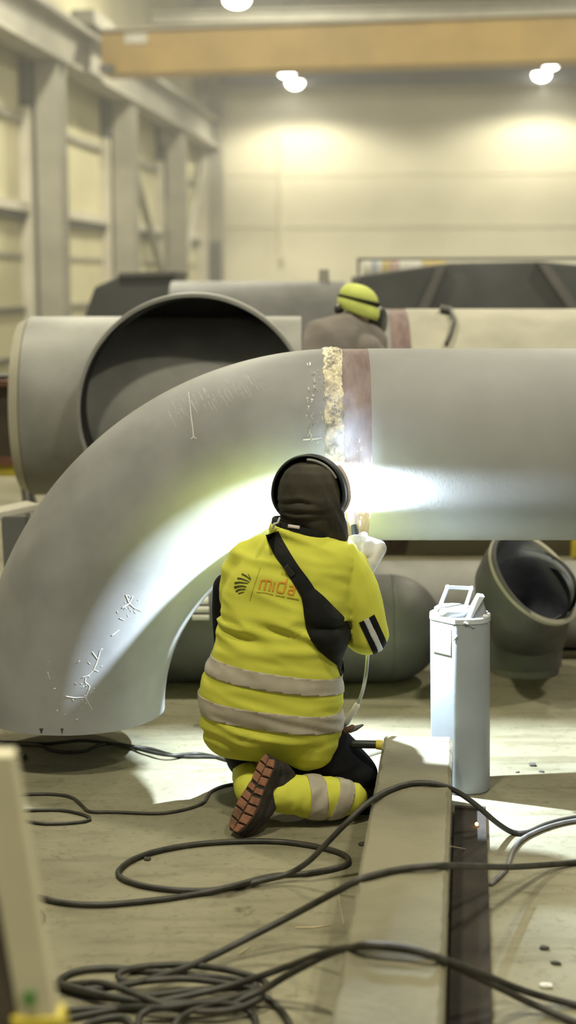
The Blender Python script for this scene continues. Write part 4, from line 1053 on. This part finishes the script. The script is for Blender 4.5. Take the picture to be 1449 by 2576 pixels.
# tall canister
cx_, cy_ = PZ(1160, 1985, 0).x, 5.055
can = empty('electrode_canister', (cx_, cy_, 0)); tag(can, 'tall blue-grey metal canister with lid frame standing right of the concrete beam', 'canister')
zt_ = PY(1150, 1553, 5.02).z
prof = [(-.1015, .005), (-.1005, -.012), (-.034, -.084), (-.026, -.090), (-.015, -.092), (.03, -.090), (.06, -.082), (.085, -.060), (.099, -.028), (.103, .01), (.098, .045), (.075, .08), (.04, .098), (0, .100), (-.045, .092), (-.08, .068), (-.097, .04)]
def cring(z, s=1.0):
    k = (z / zt_) * -0.012
    return [V((cx_ + x * s + k, cy_ + y * s, z)) for x, y in prof]
bm = bmesh.new(); rings(bm, [cring(0.0, .96), cring(0.006, 1.0), cring(0.05), cring(zt_ * .5), cring(zt_ - .004), cring(zt_, .985)]); cbody = under(can, obj('body', bm, M['canister'], auto=28))
cbv = bvh_of(cbody.data)
la, lb = V((*prof[1], 0)), V((*prof[2], 0)); ln_ = V((lb.y - la.y, la.x - lb.x, 0)).normalized()
if ln_.y > 0: ln_ = -ln_
bm = bmesh.new(); base = V((cx_ - 0.011, cy_, 0))
quad = [base + la.lerp(lb, f) + V((0, 0, z)) for f, z in ((.12, zt_ - .122), (.93, zt_ - .122), (.93, zt_ - .030), (.12, zt_ - .030))]
rings(bm, [[p + ln_ * 0.0004 for p in quad], [p + ln_ * 0.0016 for p in quad]])
o = under(can, obj('paper_label', bm, M['paper'], smooth=False)); o['label'] = 'white paper label'
tpc = V((cx_ - 0.012, cy_, zt_))
bm = bmesh.new(); rings(bm, [[tpc + V(((p.x - cx_ + .012), p.y - cy_, dz)) * 1 for p in cring(zt_, s)] for s, dz in ((1.02, -0.012), (1.02, 0.004), (0.985, 0.007))]); under(can, obj('lid_plate', bm, M['canister_lid'], auto=35))
q = PY(1141, 1540, 5.05); 
bm = bmesh.new(); tube(bm, [V((q.x, q.y, zt_ + 0.005)), V((q.x, q.y, zt_ + 0.012)), V((q.x, q.y, zt_ + 0.026)), V((q.x, q.y, zt_ + 0.030))], [0.062, 0.066, 0.066, 0.060], 36); under(can, obj('lid_collar', bm, M['canister_lid'], auto=40))
# square carrying frame, tilted back
c0, c1, c2, c3 = PY(1104, 1533, 5.02), PY(1126, 1477, 5.10), PY(1187, 1480, 5.10), PY(1168, 1537, 5.02)
bm = bmesh.new()
for a, b in ((c0, c1), (c1, c2), (c2, c3), (c3, c0)): tube(bm, [a, b], 0.0075, 4, False)
for p in (c0, c1, c2, c3): ellipsoid(bm, p, (.0085, .0085, .0085), seg=10, rg=8)
under(can, obj('lid_frame', bm, M['canister_lid'], auto=50))
# sloping side bracket and hinge
bm = bmesh.new(); b0, b1 = PY(1172, 1568, 4.955), PY(1212, 1502, 5.02)
rings(bm, [[b0 + V((-0.008, 0, 0)), b1 + V((-0.010, 0, 0.004)), b1 + V((0.012, 0.005, 0)), b0 + V((0.008, 0.0, -0.006))], [b0 + V((-0.008, .045, 0)), b1 + V((-0.010, .05, 0.004)), b1 + V((0.012, .05, 0)), b0 + V((0.008, .045, -0.006))]]); under(can, obj('lid_bracket', bm, M['canister_lid'], smooth=False, bevel=0.002))
bm = bmesh.new(); rings(bm, [[PY(1176, 1572, 4.962) , PY(1216, 1512, 5.03), PY(1228, 1552, 5.03), PY(1226, 1575, 5.0), PY(1190, 1580, 4.96)], [p + V((0, 0.02, 0)) for p in (PY(1176, 1572, 4.965), PY(1216, 1512, 5.03), PY(1228, 1552, 5.03), PY(1226, 1575, 5.0), PY(1190, 1580, 4.965))]]); under(can, obj('side_plate', bm, M['canister'], smooth=False, bevel=0.002))
bm = bmesh.new(); ellipsoid(bm, PY(1221, 1551, 5.01), (0.012, 0.010, 0.008), seg=12, rg=8); under(can, obj('hinge_knob', bm, M['paper']))
bm = bmesh.new(); h, n = cast(cbv, 1146, 1604); tube(bm, [h + n * 0.004 + V((-0.006, 0, -0.008)), h + n * 0.004 + V((0.005, 0, 0.006))], 0.003, 8, True); under(can, obj('latch', bm, M['canister_lid']))

# blurred cream post close to the lens on the left
pst = empty('leaning_post', PY(60, 2400, 2.2)); tag(pst, 'out of focus cream post with yellow foot at the left edge close to us', 'post')
tp, md = PY(-12, 1890, 2.2), PY(100, 2560, 2.2); dv = (md - tp) / (md.z - tp.z); ft = tp + dv * (0.0 - tp.z)
hwid = 0.029
def postr(z, s=1.0, dx=0.0):
    c = tp + dv * (z - tp.z) + V((dx, 0, 0)); return [c + V((sx * hwid * s, sy * 0.02 * s, 0)) for sx, sy in ((-1, -1), (1, -1), (1, 1), (-1, 1))]
zy = PY(89, 2548, 2.2).z
bm = bmesh.new(); rings(bm, [postr(zy), postr((zy + tp.z) / 2), postr(tp.z)]); under(pst, obj('post', bm, M['cream'], smooth=False, bevel=0.003))
bm = bmesh.new(); rings(bm, [postr(0.0, 1.5), postr(zy * .6, 1.45), postr(zy + 0.004, 1.35)]); under(pst, obj('yellow_foot', bm, M['yellow'], smooth=False, bevel=0.003))
bm = bmesh.new(); c = PY(74, 2512, 2.175); box(bm, c, (0.02, 0.004, 0.022)); o = under(pst, obj('green_sticker', bm, M['green'], smooth=False)); o['label'] = 'small green sticker'
bm = bmesh.new(); rings(bm, [postr(0.0, .8, -0.062), postr(zy, .8, -0.055), postr(PY(0, 2250, 2.2).z, .5, -0.045)]); under(pst, obj('dark_strut', bm, M['rust_dark'], smooth=False))

# cables
def cable(pxs, r, m, label, name='cable', step=0.015):
    P = []
    for e in pxs:
        z = e[2] if len(e) > 2 else r
        P.append(PZ(e[0], e[1], z + (0 if len(e) <= 2 else 0)))
    bm = bmesh.new(); tube(bm, crom(P, step), r, 10, True)
    return tag(obj(name, bm, M[m]), label, 'cable')
R1 = 0.0088; zt1 = zb_ + R1
cable([(40, 2238), (90, 2254), (140, 2268), (200, 2275), (275, 2275), (400, 2263), (500, 2248), (590, 2228, 2.6 * R1), (680, 2205), (780, 2196), (850, 2183), (876, 2170), (868, 2152), (820, 2135), (725, 2119), (620, 2116), (500, 2123), (400, 2140), (335, 2162), (303, 2185), (298, 2200), (315, 2214), (360, 2228), (430, 2238), (520, 2240), (600, 2229, R1), (660, 2215, 2.2 * R1), (725, 2198, 0.03), (775, 2168, 0.07), (825, 2118, 0.13), (875, 2067, 0.19), (925, 2021, 0.232), (975, 1990, zt1), (1035, 1971, zt1), (1095, 1972, zt1), (1150, 1992, 0.20), (1200, 2027, 0.13), (1250, 2070, 0.055), (1290, 2094, R1), (1325, 2095), (1375, 2074), (1449, 2057), (1560, 2045)],
      R1, 'cable', 'black cable making a wide loop on the floor, then climbing over the concrete beam')
cable([(1560, 2052), (1449, 2064), (1385, 2078), (1335, 2098), (1305, 2118), (1288, 2145), (1276, 2180), (1258, 2203), (1236, 2222)], 0.0075, 'cable_grey', 'grey cable end curving down on the floor right of the concrete beam')
R3_ = 0.0092; zt3 = zb_ + R3_
cable([(215, 2490, R3_ * 3), (300, 2480, R3_ * 3), (400, 2457, 0.03), (500, 2421, 0.03), (600, 2372, 0.05), (725, 2308, 0.10), (800, 2268, 0.15), (850, 2241, 0.19), (910, 2211, 0.228), (1000, 2188, zt3), (1100, 2178, zt3 + .004), (1150, 2178, 0.205), (1275, 2181, 0.10), (1370, 2176, 0.03), (1449, 2169, R3_), (1580, 2160)], R3_, 'cable', 'black cable rising from the coil and lying straight across the beam\'s middle')
R4 = 0.0088; zt4 = zb_ + R4
cable([(90, 2572), (150, 2566), (300, 2537), (450, 2510, .02), (600, 2474, .05), (724, 2431, .11), (825, 2394, .19), (880, 2384, .228), (925, 2380, zt4 + .008), (1025, 2390, zt4 + .008), (1080, 2402, zt4), (1125, 2418, .215), (1200, 2445, .16), (1325, 2495, .05), (1449, 2528, R4), (1600, 2560)], R4, 'cable', 'black cable arching over the near end of the beam, upper one of two')
cable([(60, 2478), (130, 2482), (215, 2473, .03), (275, 2477, .04), (375, 2514, .04), (450, 2534, .03), (550, 2532, .03), (650, 2496, .05), (725, 2452, .10), (825, 2401, .18), (880, 2386, .226), (925, 2377, zt4 + .026), (1025, 2386, zt4 + .026), (1085, 2404, zt4 + .018), (1130, 2423, .205), (1230, 2472, .12), (1340, 2526, .03), (1449, 2573, R4), (1560, 2620)], R4, 'cable', 'black cable arching over the near end of the beam, lower one of two')
Rc = 0.0088
coil = [(110, 2470), (150, 2478, .01), (190, 2494), (260, 2508), (360, 2506), (480, 2492), (590, 2486, .02), (650, 2484, .02), (600, 2466, .02), (500, 2456), (400, 2446), (290, 2436), (205, 2441), (160, 2458), (152, 2474, .02), (200, 2488, .03), (300, 2510, .03), (420, 2524, .03), (540, 2516, .03), (640, 2494, .03), (672, 2478, .03), (640, 2458, .03), (560, 2438, .03), (470, 2428, .02), (380, 2430, .02), (318, 2440, .02), (297, 2456, .02), (320, 2472, .02), (390, 2466, .03), (460, 2462, .03), (540, 2470, .03), (610, 2484, .03), (660, 2505, .02), (700, 2535), (728, 2575), (740, 2620)]
cable(coil, Rc, 'cable', 'heap of black cable loops on the floor at the bottom left', 'cable_coil')
cable([(140, 2545), (200, 2540), (300, 2534, .012), (400, 2534, .03), (520, 2545, .03), (600, 2536, .03), (660, 2508, .04), (640, 2500, .04), (560, 2516, .045), (470, 2548, .03), (440, 2580, .02), (430, 2620)], Rc, 'cable', 'black cable curving through the lower side of the cable heap')
cable([(200, 2620), (210, 2585), (250, 2566), (310, 2560, .012), (345, 2590, .012), (350, 2560, .025), (375, 2540, .035), (430, 2533, .045), (520, 2522, .045), (600, 2530, .03), (640, 2560), (645, 2620)], Rc, 'cable', 'black cable looping along the bottom edge of the cable heap')
Rm = 0.0055
cable([(15, 2004), (60, 1999), (130, 1998), (180, 2006), (208, 2028), (228, 2042), (290, 2043), (400, 2046), (470, 2035), (510, 2020), (522, 2004), (530, 1992), (560, 1978), (600, 1970)], Rm, 'cable', 'thin dark cable on the bright floor strip left of the boot')
cable([(15, 2040), (60, 2039), (150, 2038), (205, 2048), (226, 2058), (215, 2066), (150, 2072), (90, 2070), (15, 2052)], Rm, 'cable', 'thin dark cable loop nearest the cream post on the bright floor')
cable([(-40, 1862), (20, 1867), (80, 1870), (130, 1870), (200, 1863, .02), (260, 1868, .02), (320, 1876, .02), (380, 1884), (450, 1902), (560, 1906), (640, 1930)], 0.0065, 'cable', 'dark cable on the floor under the bend, left of the worker')
cable([(-40, 1870), (40, 1872), (100, 1876, .015), (125, 1886), (170, 1892), (220, 1888), (245, 1876, .02), (300, 1872), (370, 1890, .015), (430, 1900, .02), (500, 1896), (570, 1912), (640, 1938)], 0.0065, 'cable', 'second dark cable twisted along the first under the bend')
cable([(-30, 1910), (30, 1914), (58, 1906), (62, 1900), (40, 1896), (-30, 1900)], 0.0065, 'cable', 'dark cable loop on the floor by the top of the cream post')
cable([(60, 2280), (90, 2286), (106, 2300), (108, 2312), (96, 2324), (70, 2330)], 0.008, 'cable', 'short bend of black cable showing right of the cream post')
# bits of wire and slag
for pts, lab in (([(847, 2222), (851, 2245), (855, 2270)], 'bright bit of wire on the floor beside the beam, upper of two'), ([(856, 2272), (860, 2298), (865, 2324)], 'bright bit of wire on the floor beside the beam, lower of two'),
                 ([(745, 2333), (790, 2332), (830, 2326)], 'bright bit of wire lying flat on the floor left of the beam'), ([(602, 2400), (615, 2390), (628, 2382)], 'short bright wire on the floor near the cable heap')):
    bm = bmesh.new(); tube(bm, crom([PZ(x, y, 0.003) for x, y in pts], .01), 0.0014, 6, True); tag(obj('wire_offcut', bm, M['wire']), lab, 'wire', 'wire offcuts on the floor')
bm = bmesh.new(); tube(bm, crom([PZ(1128, 2128, 0.20), PZ(1165, 2135, 0.03), PZ(1205, 2146, 0.003)], .02), 0.0014, 6, True); tag(obj('wire_offcut', bm, M['wire']), 'bright wire leaning on the right side of the concrete beam', 'wire', 'wire offcuts on the floor')
bm = bmesh.new(); ellipsoid(bm, PZ(1199, 2073, 0.030), (.006, .006, .006), seg=10, rg=8); tag(obj('ember', bm, M['ember']), 'glowing orange ember on the shaded floor right of the beam', 'ember')
for i, (x, y, s, lab) in enumerate(((1340, 1923, .016, 'dark bit of slag on the bright floor right of the canister'), (1362, 1940, .010, 'smaller dark slag bit just below the first on the bright floor'), (1302, 1942, .008, 'tiny slag bit on the bright floor close to the canister'),
                                   (1368, 2383, .014, 'dark slag bit on the lit floor right of the beam, upper'), (1398, 2422, .013, 'dark slag bit on the lit floor right of the beam, lower'), (1375, 2478, .016, 'pale chip on the floor between the two cables at bottom right'), (915, 2122, .017, 'black scrap against the left side of the beam'),
                                   (370, 2160, .014, 'small slag bit inside the cable loop'))):
    bm = bmesh.new(); bmesh.ops.create_icosphere(bm, subdivisions=2, radius=1.0, matrix=Matrix.Translation(PZ(x, y, s * .35)) @ Matrix.Diagonal((s, s * .7, s * .4, 1)))
    for v in bm.verts: v.co += V((noise.noise(v.co * 90), noise.noise(v.co * 90 + V((5, 0, 0))), 0)) * s * .5
    tag(obj('slag_chip', bm, M['paper'] if 'pale' in lab else M['debris'], smooth=False), lab, 'chip', 'slag chips on the floor')

# ================================================================== MAN BEHIND
bm = bmesh.new()
def bp(x, y, Yq): return PY(x, y, Yq)
sp = [bp(792, 1010, 7.45), bp(812, 930, 7.5), bp(842, 880, 7.53), bp(885, 866, 7.55), bp(915, 868, 7.56)]
tube(bm, sp, [.15, .155, .155, .135, .10], 28, True)
tube(bm, [bp(905, 850, 7.56), bp(912, 800, 7.58)], [.06, .055], 16, True)
hb_ = bp(910, 772, 7.6); ellipsoid(bm, hb_, (.078, .095, .105)); ellipsoid(bm, hb_ + V((.05, .05, -.04)), (.05, .05, .05)); tube(bm, [hb_ + V((.085, .06, 0)), hb_ + V((.105, .07, -.03))], [.008, .014], 8, True)
hands_at = bp(1003, 930, 7.62)
for s in (-1, 1):
    sh = bp(905, 880, 7.55) + V((0.03, 0.15 * s * 0.8, 0.0)); el = sh + V((0.16, 0.03 * s, -0.17)); wr = hands_at + V((-0.02, 0.05 * s, -0.02))
    tube(bm, [sh, lerp(sh, el, .5), el], [.065, .055, .047], 16, True); tube(bm, [el, wr], [.045, .03], 16, True)
    hand(bm, wr + V((.05, 0, .0)), (0.2, 1, 0.1), (1, 0, 0.2), 1.0, s)
    hip = sp[0] + V((0, .09 * s, -.03)); kn = V((hip.x + .06, hip.y, .50)); an = V((hip.x - .02, hip.y + .02 * s, .07))
    tube(bm, [hip, lerp(hip, kn, .5), kn], [.10, .08, .058], 18, True); tube(bm, [kn, lerp(kn, an, .35), an], [.056, .055, .038], 18, True); tube(bm, [an + V((-.04, 0, -.03)), an + V((.17, 0, -.035))], [.035, .032], 14, True)
man = obj_me('person', remeshed(bm, .011, 2), M['skin'])
tag(man, 'man in grey jacket and yellow hi-vis hat bent over the beige pipe behind', 'person')
bm = bmesh.new(); tube(bm, sp, [.18, .188, .188, .165, .12], 28, True)
for s in (-1, 1):
    sh = bp(905, 880, 7.55) + V((0.03, 0.15 * s * 0.8, 0.0)); el = sh + V((0.16, 0.03 * s, -0.17)); wr = hands_at + V((-0.02, 0.05 * s, -0.02))
    tube(bm, [sh, lerp(sh, el, .5), el], [.078, .068, .060], 16, True); tube(bm, [el, wr], [.058, .042], 16, True)
mj = remeshed(bm, .012, 5); displace(mj, lambda p, n: .006 * noise.noise(p * 14)); obj_me('jacket', mj, M['grey_jacket'], man)
bm = bmesh.new()
for s in (-1, 1):
    hip = sp[0] + V((0, .09 * s, -.03)); kn = V((hip.x + .06, hip.y, .50)); an = V((hip.x - .02, hip.y + .02 * s, .07))
    tube(bm, [hip, lerp(hip, kn, .5), kn], [.115, .095, .075], 18, True); tube(bm, [kn, lerp(kn, an, .35), an + V((0, 0, .02))], [.072, .070, .060], 18, True)
obj_me('trousers', remeshed(bm, .012, 4), M['black_fabric'], man)
for s in (-1, 1):
    hip = sp[0] + V((0, .09 * s, -.03)); an = V((hip.x - .02, hip.y + .02 * s, .07)); bm = bmesh.new(); tube(bm, [an + V((-.05, 0, -.025)), an + V((.05, 0, -.02)), an + V((.19, 0, -.032))], [.045, .05, .036], 16, True); tube(bm, [an + V((0, 0, -.02)), an + V((0, 0, .12))], [.05, .052], 16, True); obj_me('boot', remeshed(bm, .01, 2), M['boot'], man)
# hat: two yellow rolls with a dark gap, dark ear pieces
bm = bmesh.new(); rs = []
hcn = bp(903, 760, 7.6); tl = 0.22
for h, k in ((0.088, .15), (0.084, .42), (0.070, .70), (0.048, .90), (0.024, .97), (0.012, .95)):
    rs.append([hcn + V((math.cos(a) * .100 * k, math.sin(a) * .115 * k, h - math.cos(a) * .1 * k * tl)) for a in [2 * PI * i / 36 for i in range(36)]])
rings(bm, list(reversed(rs))); o = obj('hat', bm, M['hat'], man)
bm = bmesh.new(); rs = []
for h, k in ((0.008, .93), (-0.006, 1.05), (-0.035, 1.08), (-0.062, 1.03)):
    rs.append([hcn + V((math.cos(a) * .100 * k, math.sin(a) * .115 * k, h - math.cos(a) * .1 * k * tl * 1.6)) for a in [2 * PI * i / 36 for i in range(36)]])
rings(bm, list(reversed(rs))); obj('hat_brim', bm, M['hat'], o)
bm = bmesh.new(); tube(bm, [hcn + V((math.cos(a) * .099, math.sin(a) * .113, 0.009 - math.cos(a) * .1 * tl)) for a in [2 * PI * i / 36 for i in range(37)]], .008, 8); obj('hat_band', bm, M['black_fabric'], o)
bm = bmesh.new(); ellipsoid(bm, bp(853, 778, 7.58), (.025, .05, .028)); obj('ear_cup', bm, M['helmet'], man)
bm = bmesh.new(); rs = []
for t, w in ((0, 1), (.03, 1.0), (.06, .8)):
    cmk = bp(936, 792, 7.6) + V((t, .02, -.03)); rs.append([cmk + V((0.03 * math.cos(a) * w, .09 * math.cos(a) * w, .075 * math.sin(a) * w)) for a in [2 * PI * i / 24 for i in range(24)]])
rings(bm, rs); o = obj('face_shield', bm, M['helmet'], man); o['label'] = 'black face shield'

# ================================================================== CAMERA AND LIGHT
cam = bpy.data.cameras.new('camera'); co = bpy.data.objects.new('camera', cam); COL.objects.link(co)
co.location = CAM; co.rotation_euler = (PI / 2 - TH, 0, 0)
cam.sensor_fit = 'VERTICAL'; cam.sensor_height = 36.0; cam.lens = F / 2576 * 36
cam.clip_end = 200; cam.clip_start = 0.05
cam.dof.use_dof = True; cam.dof.focus_distance = 4.95; cam.dof.aperture_fstop = 1.5
sc.camera = co
w = bpy.data.worlds.new('world'); sc.world = w; w.use_nodes = True
w.node_tree.nodes['Background'].inputs['Color'].default_value = (0.95, 0.92, 0.80, 1)
w.node_tree.nodes['Background'].inputs['Strength'].default_value = 0.2
L = bpy.data.lights.new('arc_point', 'POINT'); L.energy = 430; L.color = (0.70, 0.84, 1.0); L.shadow_soft_size = 0.008
lo = bpy.data.objects.new('arc_point', L); COL.objects.link(lo); lo.location = ARC
vs_ = sc.view_settings; vs_.view_transform = 'Standard'; vs_.look = 'None'; vs_.gamma = 1; vs_.exposure = 0.0; vs_.use_curve_mapping = False

# ------------------------------------------------------------------ origins at the base of each thing
for o in [o for o in COL.objects if o.parent is None and o.type == 'MESH' and o.location.length < 1e-9]:
    zs_ = [v.co for v in o.data.vertices]
    lo = V((min(v.x for v in zs_), min(v.y for v in zs_), min(v.z for v in zs_))); hi = V((max(v.x for v in zs_), max(v.y for v in zs_), max(v.z for v in zs_)))
    b = V(((lo.x + hi.x) / 2, (lo.y + hi.y) / 2, lo.z))
    o.data.transform(Matrix.Translation(-b)); o.location = b
    for c in o.children: c.matrix_parent_inverse = Matrix.Translation(-b)
